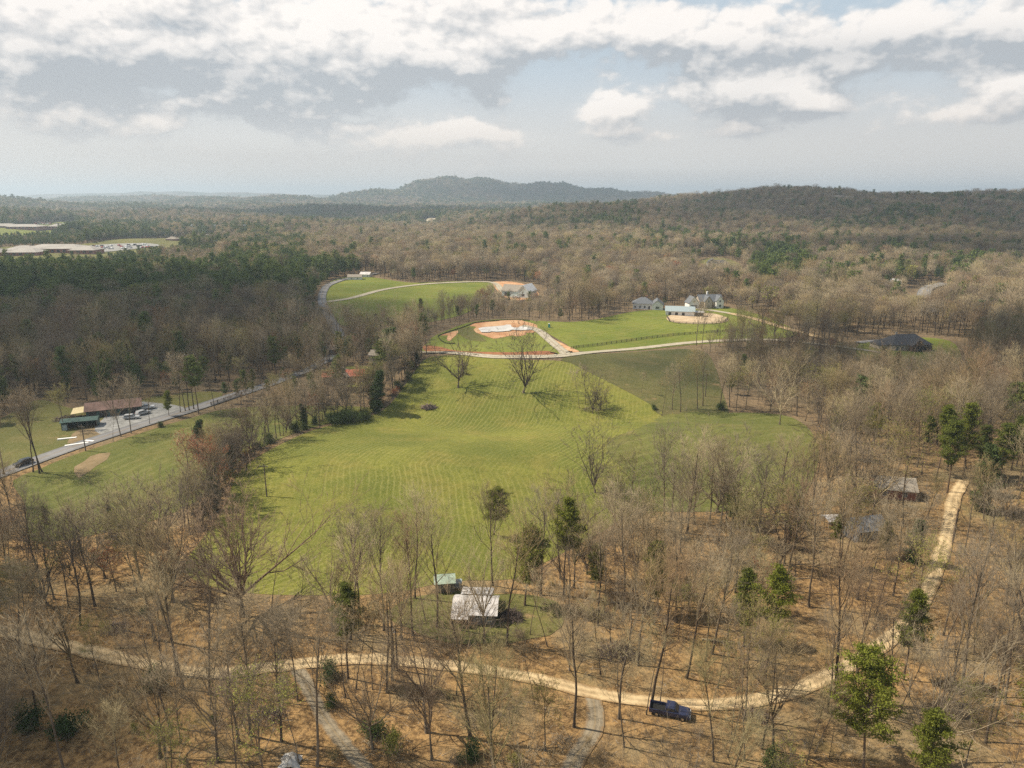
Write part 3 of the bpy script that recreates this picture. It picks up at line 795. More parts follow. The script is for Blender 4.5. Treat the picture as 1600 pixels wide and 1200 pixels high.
def pine_meshes(name, seed, Ht, crown0, width, nbr, tuft, leafs, top=.6, thick=.19, mat='needles', per=18):
    rg = np.random.default_rng(seed)
    trunk, brs, P = [], [], []
    p = np.array([0, 0, -.4]); d = np.array([0, 0, 1.0]); n = 9; pts = [p]
    for i in range(n):
        d = unit(d + rg.normal(size=3) * .045 + np.array([0, 0, .1])); p = p + d * (Ht + .4) / n; pts.append(p)
        trunk.append((pts[-2], p, thick * (1 - i / n * .85), thick * (1 - (i + 1) / n * .85)))
    trunk.append((np.array([0, 0, -.5]), np.array([0, 0, .7]), thick * 1.5, thick))
    for k in range(nbr):
        t = crown0 + (1 - crown0) * (k + rg.uniform(0, 1)) / nbr
        q = t * n; i = min(int(q), n - 1); b0 = pts[i] * (1 - q + i) + pts[i + 1] * (q - i)
        f = (t - crown0) / (1 - crown0)
        L = width * (min(1, .45 + f * 1.6) * (1 - max(0, f - top) / (1 - top) * .75)) * rg.uniform(.55, 1.1)
        a = k * 2.4 + rg.uniform(-.5, .5)
        d = unit(np.array([math.cos(a), math.sin(a), rg.uniform(-.05, .45) + f * .5]))
        e = b0.copy(); m_ = 4
        for j in range(m_):
            d = unit(d + rg.normal(size=3) * .16 + np.array([0, 0, .07])); e2 = e + d * L / m_
            brs.append((e, e2, .06 * (1 - j / m_) + .012, .06 * (1 - (j + 1) / m_) + .012)); 
            if j:
                for h_ in range(tuft):
                    c = e + (e2 - e) * rg.uniform(0, 1) + rg.normal(size=3) * np.array([.42, .42, .18]) * (.35 + .2 * L)
                    brs.append((e, c, .018, .008))
                    kk = per
                    P.append(c + rg.normal(size=(kk, 3)) * np.array([.30, .30, .16]) * (leafs / .3) ** .5)
            e = e2
    P = np.concatenate(P)
    vt, ft = tubes(trunk, 6)
    tm = mesh_np(name + '_trunk', vt, ft, 'pine_bark', smooth=True)
    v1, f1 = tubes(brs, 3)
    v2, f2 = leaves(P, leafs, rg, .5, .22)
    vc, fc_ = merge([(v1, f1), (v2, f2)])
    cm = mesh_np(name + '_crown', vc, fc_, ['pine_bark', mat], np.concatenate([np.zeros(len(f1)), np.ones(len(f2))]))
    return tm, cm
def bush_mesh(name, seed, r, hgt, mat, n=900, s=.16, stems=40, core='twigs'):
    rg = np.random.default_rng(seed)
    D = rg.normal(size=(stems, 3)); D[:, 2] = np.abs(D[:, 2]) + .5
    v1, f1 = spikes(np.zeros((stems, 3)) + rg.normal(size=(stems, 3)) * [r * .3, r * .3, 0], D, rg.uniform(.6, 1.0, stems) * hgt, .025)
    lobes = rg.normal(size=(7, 3)) * [r * .45, r * .45, hgt * .16] + [0, 0, hgt * .55]
    P = lobes[rg.integers(0, 7, n)] + rg.normal(size=(n, 3)) * [r * .3, r * .3, hgt * .19]
    P[:, 2] = np.maximum(P[:, 2], .1)
    if mat is None:
        v2, f2 = spikes(P, rg.normal(size=(n, 3)), rg.uniform(.3, .8, n), .012); mats = [core]; mi = None
        v, f = merge([(v1, f1), (v2, f2)])
    else:
        v2, f2 = leaves(P, s, rg); v, f = merge([(v1, f1), (v2, f2)]); mats = [core, mat]; mi = np.concatenate([np.zeros(len(f1)), np.ones(len(f2))])
    return mesh_np(name, v, f, mats, mi)

SH = {}
SH['bare'] = [bare_meshes('bare%d' % i, 100 + i, ht, c0, sp_, nl, 0, thick=th, sub=(6, 4), tw=3, lean=ln, gnarl=.13, twl=1.25, twr=.014) for i, (ht, c0, sp_, nl, th, ln) in enumerate([
    (18.5, .40, .85, 13, .20, 0), (20, .46, .75, 13, .22, .03), (17, .34, .95, 14, .18, -.03), (19.5, .52, .7, 11, .19, .06), (15, .42, .8, 11, .14, 0), (18, .32, 1.0, 15, .23, 0)])]
SH['fork'] = [bare_meshes('fork%d' % i, 200 + i, ht, c0, sp_, 3, ld, thick=th, sub=(8, 5), tw=3, gnarl=.13, twl=1.25, twr=.014) for i, (ht, c0, sp_, ld, th) in enumerate([
    (19, .32, .85, 5, .23), (17, .26, .95, 6, .22), (20, .38, .75, 5, .25)])]
SH['oak'] = [bare_meshes('oak%d' % i, 300 + i, ht, c0, sp_, 4, ld, thick=th, sub=(9, 6), tw=8, gnarl=.15, up=.22, twr=.022) for i, (ht, c0, sp_, ld, th) in enumerate([
    (18, .20, 1.15, 11, .44), (16, .22, 1.05, 9, .34)])]
SH['open'] = [bare_meshes('open%d' % i, 340 + i, ht, c0, sp_, nl, ld, cmat='bark', thick=th, sub=(7, 5), tw=6, gnarl=.20, up=.2, twr=.03) for i, (ht, c0, sp_, nl, ld, th) in enumerate([
    (15, .22, 1.0, 4, 5, .30), (18, .14, .85, 3, 7, .32)])]
SH['thin'] = [bare_meshes('thin%d' % i, 400 + i, ht, .45, .7, 7, 0, thick=th, sub=(4, 3), tw=5) for i, (ht, th) in enumerate([(13, .09), (11, .08), (15, .11)])]
SH['budding'] = [bare_meshes('bud%d' % i, 500 + i, ht, .4, .8, 9, 0, thick=.17, sub=(5, 4), tw=5, leaf='spring_leaves', leafn=2800, leafs=.17) for i, ht in enumerate([17, 14])]
SH['red'] = [bare_meshes('red%d' % i, 600 + i, ht, .3, .9, 9, 0, thick=.15, sub=(5, 4), tw=5, leaf='red_buds', leafn=1700, leafs=.18) for i, ht in enumerate([14, 11])]
SH['pine'] = [pine_meshes('pine%d' % i, 700 + i, ht, c0, w_, nb, 4, .30, tp, per=26) for i, (ht, c0, w_, nb, tp) in enumerate([
    (18, .52, 3.6, 28, .45), (16, .42, 3.7, 32, .4), (20, .60, 3.5, 24, .45), (14, .30, 3.8, 38, .3)])]
SH['broadpine'] = [pine_meshes('broad%d' % i, 750 + i, 16, .34, 6.8, 34, 6, .32, .35, per=24) for i in range(1)]
SH['cedar'] = [pine_meshes('cedar%d' % i, 780 + i, 11, .06, 2.6, 56, 4, .32, .2, mat='shrub_leaves') for i in range(2)]
# lighter versions of the same kinds for the woods farther off
def far_bare(name, seed, Ht, w_, n=330, r=.05, leaf=None, vase=.35):
    rg = np.random.default_rng(seed)
    segs = [(np.array([0, 0, -.5]), np.array([0, 0, Ht * .45]), .22, .15), (np.array([0, 0, Ht * .45]), np.array([rg.normal() * .4, rg.normal() * .4, Ht * .8]), .15, .05)]
    tips = []
    for k in range(9):
        a = k * 2.4; z0 = Ht * rg.uniform(.35, .6); e = np.array([math.cos(a) * w_ * rg.uniform(.4, .8), math.sin(a) * w_ * rg.uniform(.4, .8), Ht * rg.uniform(.65, .92)])
        segs.append((np.array([0, 0, z0]), e, .09, .03)); tips.append(e)
    th = rg.uniform(0, 6.28, n); u = rg.uniform(0, 1, n) ** .5
    z = Ht * (.42 + .5 * rg.beta(2.0, 1.2, n)); prof = np.sqrt(np.clip(1 - ((z / Ht - .68) / .34) ** 2, .05, 1))
    wob = 1 + .22 * np.sin(th * 3 + seed) + .15 * np.sin(th * 5 + z)
    P = np.stack([np.cos(th) * u * w_ * prof * wob, np.sin(th) * u * w_ * prof * wob, z], 1)
    D = P * [1, 1, 0] * .5 + rg.normal(size=(n, 3)) * 1.2 + [0, 0, 2.2]
    v1, f1 = tubes(segs, 3)
    v2, f2 = spikes(P, D, rg.uniform(1.2, 2.6, n), r)
    v, f = merge([(v1, f1), (v2, f2)]); mats = ['bark', 'twigs']; mi = np.concatenate([np.zeros(len(f1)), np.ones(len(f2))])
    if leaf:
        v3, f3 = leaves(P[: n // 2] + rg.normal(size=(n // 2, 3)) * .4 + [0, 0, .8], .9, rg)
        v, f = merge([(v, f), (v3, f3)]); mi = np.concatenate([mi, np.full(len(f3), 2)]); mats.append(leaf)
    return mesh_np(name, v, f, mats, mi)
def far_pine(name, seed, Ht, w_, n=430, c0=.4, s=.9, leaf='far_needles'):
    rg = np.random.default_rng(seed)
    segs = [(np.array([0, 0, -.5]), np.array([0, 0, Ht * .9]), .2, .07)]
    m_ = 15; k = np.arange(m_)
    zc = Ht * (c0 + (1 - c0) * (k + .5) / m_); f_ = (zc / Ht - c0) / (1 - c0)
    rad = w_ * np.clip(1.0 - np.abs(f_ - .4) * 1.15, .22, 1) * rg.uniform(.5, 1, m_)
    C = np.stack([np.cos(k * 2.4) * rad * .62, np.sin(k * 2.4) * rad * .62, zc], 1)
    P = C[rg.integers(0, m_, n)] + rg.normal(size=(n, 3)) * [w_ * .21, w_ * .21, Ht * .026]
    v1, f1 = tubes(segs, 3); v2, f2 = leaves(P, s, rg, .8)
    v, f = merge([(v1, f1), (v2, f2)])
    return mesh_np(name, v, f, ['pine_bark', leaf], np.concatenate([np.zeros(len(f1)), np.ones(len(f2))]))
FAR = {'bare': [far_bare('far_bare%d' % i, 800 + i, ht, w_) for i, (ht, w_) in enumerate([(17, 4.2), (19, 4.6), (15, 3.8), (18, 3.6)])],
       'budding': [far_bare('far_budding%d' % i, 820 + i, ht, 4.2, 320, .05, 'spring_leaves') for i, ht in enumerate([16, 14])],
       'red': [far_bare('far_red%d' % i, 840 + i, ht, 3.8, 320, .05, 'red_buds') for i, ht in enumerate([14, 12])],
       'pine': [far_pine('far_pine%d' % i, 860 + i, ht, w_) for i, (ht, w_) in enumerate([(16, 4.0), (14, 4.2), (18, 3.7)])]}
# mid distance pines keep a trunk and a crown of their own
SH['midpine'] = [pine_meshes('midpine%d' % i, 900 + i, ht, c0, w_, nb, 2, .52, .45, mat='far_needles') for i, (ht, c0, w_, nb) in enumerate([(16, .42, 3.9, 30), (14, .36, 4.1, 30), (18, .5, 3.8, 28)])]

# ------------------------------------------------------------------ individual trees
KIND = {'bare': ('bare_tree', 'bare tree'), 'fork': ('bare_tree', 'bare tree'), 'oak': ('bare_tree', 'bare tree'), 'open': ('bare_tree', 'bare tree'), 'thin': ('bare_tree', 'bare tree'),
        'budding': ('budding_tree', 'budding tree'), 'red': ('red_budding_tree', 'red tree'), 'pine': ('pine_tree', 'pine tree'), 'broadpine': ('pine_tree', 'pine tree'),
        'midpine': ('pine_tree', 'pine tree'), 'cedar': ('cedar_tree', 'cedar')}
TREES = []
def tree(kind, x, y, s=1.0, label=None, group=None, var=None, rz=None, tilt=None, z=None):
    nm, cat = KIND[kind]
    var = rnd.randrange(len(SH[kind])) if var is None else var
    tm, cm = SH[kind][var]
    o = thing(nm, label, cat, (x, y, h1(x, y) if z is None else z), 0, group)
    tl = (rnd.gauss(0, .035), rnd.gauss(0, .035)) if tilt is None else tilt
    o.rotation_euler = (tl[0], tl[1], rnd.uniform(0, 6.28) if rz is None else rz)
    o.scale = (s * rnd.uniform(.93, 1.07), s * rnd.uniform(.93, 1.07), s)
    shared('trunk', tm, o); shared('crown', cm, o)
    TREES.append((x, y, kind, o, s))
    return o
def tree_px(kind, X, Y, s, label, **k):
    p = px(X, Y); return tree(kind, p.x, p.y, s, label, **k)
HERO = [
    ('oak', 379, 962, 1.12, 'great wide crowned bare oak at the lower left edge of the hay field', 0),
    ('open', 716, 606, 1.25, 'small spreading bare tree alone in the hay field, left of the pair', 0),
    ('open', 818, 614, 1.2, 'tall bare tree alone in the hay field, right of the pair', 1),
    ('bare', 897, 1136, 1.0, 'straight pale barked bare tree where the short grey path meets the sandy track', 0),
    ('fork', 1218, 664, 1.05, 'dark spreading bare tree at the top right corner of the pasture', 1),
    ('thin', 1002, 614, .62, 'small broken bare tree standing in the rough meadow', 1),
    ('thin', 905, 638, 1.0, 'leftmost thin tree of the clump in the hay field', 0),
    ('open', 926, 646, .66, 'tallest tree of the clump in the hay field', 1),
    ('thin', 915, 632, 1.05, 'thin tree at the back of the clump in the hay field', 1),
    ('open', 938, 641, .58, 'tree second from the right of the clump in the hay field', 0),
    ('thin', 948, 638, .5, 'short rightmost tree of the clump in the hay field', 1),
    ('thin', 1034, 650, .8, 'leaning thin tree where the meadow meets the pasture', 2),
    ('bare', 1050, 640, .85, 'bare tree at the left end of the tree row behind the pasture', 2),
    ('budding', 1063, 644, .95, 'yellowish budding tree near the left end of the row behind the pasture', 0),
    ('bare', 1090, 640, .95, 'tall bare tree in the row behind the pasture, right of the yellowish one', 3),
    ('bare', 1098, 634, .85, 'slender bare tree close beside the tall one behind the pasture', 1),
    ('bare', 1124, 640, .9, 'bare tree in the middle of the row behind the pasture', 0),
    ('bare', 1140, 636, .85, 'grey bare tree right of the middle of the row behind the pasture', 5),
    ('budding', 1150, 642, .9, 'yellow green budding tree in the row behind the pasture', 1),
    ('bare', 1165, 640, .9, 'bare tree towards the right end of the row behind the pasture', 2),
    ('bare', 1300, 672, .85, 'dark bare tree right of the pasture on orange soil', 1),
    ('bare', 52, 738, .9, 'leftmost stem of three tall bare trees beside the dark car', 3),
    ('bare', 62, 740, 1.0, 'tallest of the three bare trees beside the dark car on the road', 1),
    ('bare', 66, 738, .95, 'rightmost of the three bare trees beside the dark car on the road', 3),
    ('bare', 6, 742, .9, 'bare tree at the left edge in front of the paved road', 1),
    ('bare', 189, 682, .9, 'forked bare tree between the sheds and the pasture', 2),
    ('bare', 205, 677, .8, 'bare tree right of the forked one along the paved road', 0),
    ('thin', 177, 690, .8, 'small leaning tree at the verge in front of the open shed', 1),
    ('bare', 234, 663, .65, 'short bare tree at the front of the gravel lot', 4),
    ('bare', 282, 645, .8, 'first of the close row of bare trees past the gravel lot', 2),
    ('bare', 290, 643, .9, 'second of the close row of bare trees past the gravel lot', 0),
    ('bare', 296, 642, .85, 'third of the close row of bare trees past the gravel lot', 1),
    ('bare', 303, 640, .9, 'last of the close row of bare trees past the gravel lot', 5),
    ('budding', 101, 672, .85, 'round yellow green budding tree behind the dark green shed', 1),
    ('pine', 264, 650, .62, 'dark pine at the edge of the gravel lot', 3),
    ('cedar', 312, 716, 1.0, 'dark leaning cedar in the roadside pasture above the rust red tree', 0),
    ('red', 300, 772, 1.25, 'rust orange budding tree below the dark cedar', 1),
    ('red', 338, 796, 1.1, 'second rust orange budding tree in the hedgerow by the hay field', 0),
    ('open', 330, 788, .75, 'pale branched bare tree in the hedgerow beside the rust orange ones', 0),
    ('oak', 245, 880, .95, 'pale sprawling bare oak left of the great oak', 1),
    ('open', 385, 735, .9, 'bare tree in the hedgerow at the left bend of the hay field', 0),
    ('cedar', 588, 645, 1.35, 'large dark evergreen at the corner of the hedgerow', 1),
    ('red', 645, 565, 1.0, 'deep red budding tree where the gravel lane enters the woods', 0),
    ('fork', 655, 572, .8, 'bare tree at the hedgerow end beside the deep red tree', 0),
    ('broadpine', 772, 836, .72, 'dark bushy evergreen on the lower edge of the hay field', 0),
    ('pine', 820, 946, 1.12, 'tall dark green pine right of the white roofed cabin', 3),
    ('pine', 881, 930, 1.08, 'flat topped green pine right of the dark pine beyond the cabin', 0),
    ('broadpine', 1348, 1205, 1.0, 'large bright green pine beside the right end of the sandy track', 0),
    ('pine', 1196, 1076, 1.0, 'round headed green pine beside the sandy track', 2),
    ('pine', 1162, 1010, .95, 'light green layered pine in the middle of the right woods', 3),
    ('pine', 1412, 1062, .95, 'light green pine beside the straight part of the sandy track', 1),
    ('pine', 1480, 770, 1.15, 'bright green pine at the far end of the straight sandy track', 1),
    ('pine', 1462, 752, 1.1, 'green pine behind the bright one at the end of the sandy track', 0),
    ('pine', 1440, 742, .8, 'small yellow green pine left of the far end of the sandy track', 2),
    ('pine', 1505, 742, 1.2, 'green pine right of the bright one at the end of the sandy track', 1),
    ('cedar', 1532, 800, 1.45, 'ivy dark narrow evergreen at the right of the track end', 0),
    ('pine', 1560, 765, 1.05, 'tall spreading pine near the right edge behind the track end', 1),
    ('pine', 1592, 760, 1.0, 'spreading pine at the right edge behind the track end', 0),
    ('pine', 1580, 735, 1.05, 'farthest tall pine near the right edge', 3),
    ('pine', 544, 1060, .9, 'leaning green topped pine left of the cabin', 0),
    ('cedar', 1425, 880, .9, 'ivy green narrow evergreen left of the straight sandy track', 1),
    ('pine', 1385, 872, .6, 'yellow green pine beside the hidden house', 3),
    ('cedar', 1566, 592, .8, 'dark evergreen standing out near the right edge of the woods', 0),
    ('cedar', 1302, 590, .7, 'lone dark green evergreen in the shaded right woods', 1),
    ('cedar', 1250, 588, .7, 'lone dark green evergreen above the pasture corner', 0),
    ('pine', 1400, 590, .75, 'dark green pine in front of the dark roofed house', 3),
    ('pine', 1375, 592, .8, 'broad green pine left of the dark roofed house', 1),
    ('pine', 658, 496, .8, 'dark pine at the left end of the wood behind the building pad', 3),
    ('fork', 700, 500, .8, 'pale bare tree behind the left slope of the building pad', 1),
    ('red', 752, 492, 1.0, 'dull red budding tree behind the building pad', 0),
    ('bare', 1096, 545, .9, 'bare tree in front of the riding arena beside the gravel lane', 3),
    ('budding', 1155, 552, .9, 'faintly green tree on the gravel lane right of the arena', 0),
    ('bare', 1118, 548, .6, 'short bare tree on the gravel lane below the arena', 4),
    ('bare', 1037, 483, 1.1, 'tall bare tree right of the white house with grey roof', 1),
]
for k_, X, Y, s, lab, v_ in HERO:
    tree_px(k_, X, Y, s, lab, var=v_)

# ------------------------------------------------------------------ buildings
BLD = []
def bpos(X, Y, clear=9.0):
    p = px(X, Y); BLD.append((p.x, p.y, clear)); return p
def gable(root, w, d, hw, hr, wm, rm, eave=.4, x0=0, y0=0, along='x', th=.14, ribs=0, hip=0.0, foot=.8):
    """walls and a pitched roof; ridge runs along x or y"""
    if along == 'x':
        W_, D_ = w, d; T = lambda p: (p[0] + x0, p[1] + y0, p[2])
    else:
        W_, D_ = d, w; T = lambda p: (-p[1] + x0, p[0] + y0, p[2])
    a, b_ = W_ / 2, D_ / 2
    mb = MB()
    k = hr / b_
    vs = [(-a, -b_, -foot), (a, -b_, -foot), (a, b_, -foot), (-a, b_, -foot), (-a, -b_, hw), (a, -b_, hw), (a, b_, hw), (-a, b_, hw)]
    fs = [(0, 1, 5, 4), (2, 3, 7, 6)]
    if hip:
        fs += [(1, 2, 6, 5), (3, 0, 4, 7)]
    else:
        vs += [(-a, 0, hw + hr), (a, 0, hw + hr)]
        fs += [(1, 2, 6, 9, 5), (3, 0, 4, 8, 7)]
    mb.poly([T(v) for v in vs], fs)
    wall = mb.obj('wall', wm, root)
    r = MB(); e = eave; zl = hw - k * e + .02; zt = hw + hr + .02
    hp = hip * b_
    for s in (-1, 1):
        q = [(-a - e, s * (b_ + e), zl), (a + e, s * (b_ + e), zl), (a + e - hp - (e if hip else 0), 0, zt), (-a - e + hp + (e if hip else 0), 0, zt)]
        if s > 0: q = q[::-1]
        r.slab([T(v) for v in q], th)
        if hip:
            q = [(s * (a + e), -b_ - e, zl), (s * (a + e), b_ + e, zl), (s * (a - hp), 0, zt)]
            if s < 0: q = q[::-1]
            r.slab([T(v) for v in q], th)
        if ribs:
            n = int((2 * a + 2 * e) / ribs)
            for i in range(n + 1):
                x = -a - e + i * (2 * a + 2 * e) / n
                r.bar(T((x, s * (b_ + e), zl + th)), T((x, 0, zt + th)), .05, n=4)
    roof = r.obj('roof', rm, root)
    return wall, roof
def window(root, x, y, z, w=.9, h=1.2, face='-y', mat='trim_white'):
    fr, gl = MB(), MB()
    t_ = .07
    for m_, q, dd in ((fr, 1, .05), (gl, 0, .07)):
        if q:
            bars = [(-w / 2 - t_, w / 2 + t_, -t_, 0), (-w / 2 - t_, w / 2 + t_, h, h + t_), (-w / 2 - t_, -w / 2, 0, h), (w / 2, w / 2 + t_, 0, h), (-.02, .02, 0, h), (-w / 2, -.02, h / 2 - .02, h / 2 + .02), (.02, w / 2, h / 2 - .02, h / 2 + .02)]
        else: bars = [(-w / 2, w / 2, 0, h)]
        for (a, b_, c_, e) in bars:
            k = (.06 if q else .03)
            if face == '-y': m_.box(x + a, x + b_, y - k, y - .003, z + c_, z + e)
            elif face == '+y': m_.box(x + a, x + b_, y + .003, y + k, z + c_, z + e)
            elif face == '-x': m_.box(x - k, x - .003, y + a, y + b_, z + c_, z + e)
            else: m_.box(x + .003, x + k, y + a, y + b_, z + c_, z + e)
    f = fr.obj('window', mat, root); gl.obj('pane', 'window_glass', f)
def door(root, x, y, z, w=.95, h=2.05, face='-y', mat='trim_white'):
    m_ = MB(); hd = MB()
    if face == '-y': m_.box(x - w / 2, x + w / 2, y - .06, y - .003, z, z + h); hd.box(x + w * .3, x + w * .38, y - .12, y - .061, z + 1, z + 1.08)
    elif face == '-x': m_.box(x - .06, x - .003, y - w / 2, y + w / 2, z, z + h); hd.box(x - .12, x - .061, y + w * .3, y + w * .38, z + 1, z + 1.08)
    else: m_.box(x + .003, x + .06, y - w / 2, y + w / 2, z, z + h); hd.box(x + .061, x + .12, y + w * .3, y + w * .38, z + 1, z + 1.08)
    d = m_.obj('door', mat, root); hd.obj('handle', 'chrome', d)
def chimney(root, x, y, z0, z1, s=.45, mat='brick_wall'):
    MB().box(x - s, x + s, y - s, y + s, z0, z1).box(x - s - .08, x + s + .08, y - s - .08, y + s + .08, z1 + .002, z1 + .15).obj('chimney', mat, root)

# cabin with the white metal roof
p = bpos(744, 962, 7.5)
cab = thing('cabin', 'small wooden cabin with a white metal roof at the lower edge of the hay field', 'cabin', p, R(-3))
cab.scale = (.86,) * 3
gable(cab, 8.2, 6.4, 2.6, 1.5, 'grey_wood', 'white_metal', .55, ribs=.8)
bw = MB().box(-3.2, 3.0, 3.22, 6.4, -.6, 2.35).obj('lean_to', 'grey_wood', cab)
MB().slab([(-3.5, 3.2, 2.95), (3.3, 3.2, 2.95), (3.3, 6.8, 2.42), (-3.5, 6.8, 2.42)], .1).obj('lean_to_roof', 'white_metal', cab)
pr = MB().slab([(-4.6, -5.0, 2.25), (-1.1, -5.0, 2.25), (-1.1, -3.88, 2.52), (-4.6, -3.88, 2.52)], .06).obj('porch_roof', 'white_metal', cab)
for x in (-4.4, -1.3): MB().bar((x, -4.9, -.6), (x, -4.9, 2.24), .07).obj('porch_post', 'grey_wood', cab)
for x in (-3.2, .6, 2.9): window(cab, x, -3.2, .9)
door(cab, -1.9, -3.2, .05, mat='brown_wall')
for s_ in (-.9, 1.2): window(cab, 4.1, s_, .9, face='+x')
MB().bar((2.6, -1.2, 3.4), (2.6, -1.2, 4.2), .09).obj('flue', 'steel', cab)
p = bpos(695, 920, 4)
sh = thing('shed', 'small grey plank shed with a pale green metal roof behind the cabin', 'shed', p, R(8))
gable(sh, 3.5, 3.0, 2.1, .9, 'grey_wood', 'green_metal', .25, ribs=.6)
door(sh, .3, -1.5, 0, .9, 1.9, mat='brown_wall')
for i in range(11):
    if abs(-1.65 + i * .33 - .3) > .55: shared('plank', bpy.data.meshes.get('plank_board') or MB().box(-.14, .14, -.03, -.004, -.4, 2.05).mesh('plank_board', 'grey_wood'), sh, (-1.65 + i * .33, -1.5, 0))
p = bpos(714, 917, 3)
bx = thing('storage_bin', 'low grey metal bin right of the green roofed shed', 'storage bin', p, R(5))
MB().box(-.9, .9, -.6, .6, 0, 1.1).obj('body', 'steel', bx)
MB().slab([(-1, -.75, 1.102), (1, -.75, 1.102), (1, .7, 1.25), (-1, .7, 1.25)], .06).obj('lid', 'blue_metal', bx)

# sheds across the paved road
p = bpos(127, 667, 9)
ds = thing('open_shed', 'dark green open fronted shed with junk in front, left of the gravel lot', 'shed', p, R(20))
ds.scale = (.82,) * 3
MB().box(-6, 6, 2.6, 2.75, -.6, 2.6).box(-6, -5.88, -2.6, 2.598, -.6, 2.7).box(5.88, 6, -2.6, 2.598, -.6, 2.7).box(-5.878, -3.9, -2.62, -2.5, -.6, 2.6).obj('wall', 'dark_green_metal', ds)
MB().slab([(-6.4, -3.2, 3.0), (6.4, -3.2, 3.0), (6.4, .4, 3.7), (-6.4, .4, 3.7)], .1).slab([(-6.4, .41, 3.7), (6.4, .41, 3.7), (6.4, 3.1, 2.75), (-6.4, 3.1, 2.75)], .1).obj('roof', 'dark_green_metal', ds)
MB().box(-5.7, -4.1, -2.75, -2.63, 0, 2.1).obj('door', 'blue_metal', ds)
for x in (-3.7, -.5, 2.7, 5.8): MB().bar((x, -2.7, -.6), (x, -2.7, 3.0), .1).obj('post', 'creosote_wood', ds)
p = bpos(180, 645, 12)
BARN = bn = thing('barn', 'long low barn with a rusty brown metal roof on the gravel lot', 'barn', p, R(24))
bn.scale = (.76, .76, .8)
gable(bn, 21, 10, 3.2, 2.2, 'dark_green_metal', 'rust_metal', .6, ribs=1.2)
for x in (-8, -4, 0, 4, 8): MB().box(x - 1.4, x + 1.4, -5.06, -5.003, 0, 2.9).obj('bay_door', 'dark_wall', bn)
MB().slab([(-16, -5.5, 2.6), (-10.7, -5.5, 3.0), (-10.7, 3.5, 3.3), (-16, 3.5, 2.9)], .1).obj('lean_to_roof', 'yellow_tin', bn)
for x, y in ((-15.7, -5.2), (-15.7, 3.2), (-11, -5.2)): MB().bar((x, y, -.6), (x, y, 2.6), .1).obj('post', 'creosote_wood', bn)

# house with the red roof in the shaded wood
p = bpos(538, 594, 9)
rh = thing('house', 'brown house with a red metal roof among the shaded trees left of the hay field', 'house', p, R(8))
gable(rh, 15, 8, 2.7, 1.4, 'brown_wall', 'red_roof', .6)
gable(rh, 6, 9.5, 2.9, 1.9, 'grey_wood', 'tan_shingle', .4, x0=-1, y0=-1.5, along='y')
for x in (-6, 4, 6.3): window(rh, x, -4.0, .9)
window(rh, -1, -6.25 + .0, 1.0, 1.4, 1.2)
chimney(rh, 5, 1, 3, 5.2)
for X, Y, lab, yaw in ((531, 552, 'low brown house half hidden in the shaded woods', 5), (600, 562, 'small pale house deep in the shaded woods', -12)):
    p = bpos(X, Y, 7)
    q = thing('house', lab, 'house', p, R(yaw)); gable(q, 11, 7, 2.6, 1.5, 'brown_wall' if X < 560 else 'stone_wall', 'tan_shingle', .4)
    for x in (-3, 0.2, 3): window(q, x, -3.5, .9)

# white house with the grey roof
p = bpos(1012, 482, 16)
h = thing('house', 'white house with a dark grey hip roof at the top of the sunlit meadow', 'house', p, R(-10))
gable(h, 13, 10, 4.0, 3.2, 'white_siding', 'grey_shingle', .5, hip=1.0, x0=-3)
gable(h, 7, 13, 3.6, 2.8, 'white_siding', 'grey_shingle', .5, x0=6, y0=-1, along='y')
for x in (-8, -5, -2): window(h, x, -5.0, 1.0, 1.1, 1.4)
window(h, 6, -7.5, 1.1, 2.2, 1.4); door(h, .8, -5.0, .1, 1.1, 2.2, mat='dark_wall')
for y in (-2.5, 1.5): window(h, -9.5, y, 1.0, 1.2, 1.4, face='-x')
chimney(h, -1, 2, 5, 8)
# stone house with the teal roof
p = bpos(1100, 480, 18)
h = thing('house', 'large pale stone house with steep dark roof and gables right of the metal barn', 'house', p, R(8))
gable(h, 16, 9, 4.5, 4.0, 'stone_wall', 'grey_shingle', .4, x0=3)
gable(h, 6.5, 8, 4.0, 3.8, 'white_siding', 'grey_shingle', .4, x0=-9.5, y0=-2, along='y')
gable(h, 5, 6, 5.0, 3.2, 'stone_wall', 'grey_shingle', .35, x0=0, y0=-4, along='y')
gable(h, 5, 6, 5.0, 3.2, 'white_siding', 'grey_shingle', .35, x0=8, y0=-4, along='y')
for x in (0, 8): window(h, x, -7, 1.0, 1.6, 1.5); window(h, x, -7, 4.2, 1.2, 1.3)
window(h, -9.5, -6, 4.3, 1.2, 1.2); MB().box(-11.6, -7.4, -6.06, -6.003, 0, 2.4).obj('garage_door', 'dark_wall', h)
door(h, 4, -4.5, .1, 1.2, 2.2, mat='brown_wall'); chimney(h, 2, 1, 7, 10.3, mat='trim_white')
# metal barn beside the arena
p = bpos(1062, 492, 11)
h = thing('barn', 'low white barn with a pale blue grey metal roof beside the riding arena', 'barn', p, R(-12))
gable(h, 17, 9.5, 3.0, 2.3, 'white_siding', 'blue_metal', .5, ribs=1.2)
for x in (-6, -2, 2): MB().box(x - .8, x + .8, -4.81, -4.753, 0, 2.2).obj('stall_door', 'dark_wall', h)
door(h, 8.5, -2.6, 0, 1.1, 2.1, face='+x'); MB().box(8.503, 8.56, -.8, 2.2, 0, 2.5).obj('bay_door', 'steel', h)
p = bpos(1087, 494, 5)
h = thing('horse_shelter', 'small flat white shelter between the barn and the riding arena', 'shelter', p, R(-6))
MB().slab([(-5, -2, 2.5), (5, -2, 2.5), (5, 2.4, 3.0), (-5, 2.4, 3.0)], .12).obj('roof', 'white_metal', h)
MB().box(-4.8, 4.8, 2.0, 2.15, 0, 2.8).obj('wall', 'grey_wood', h)
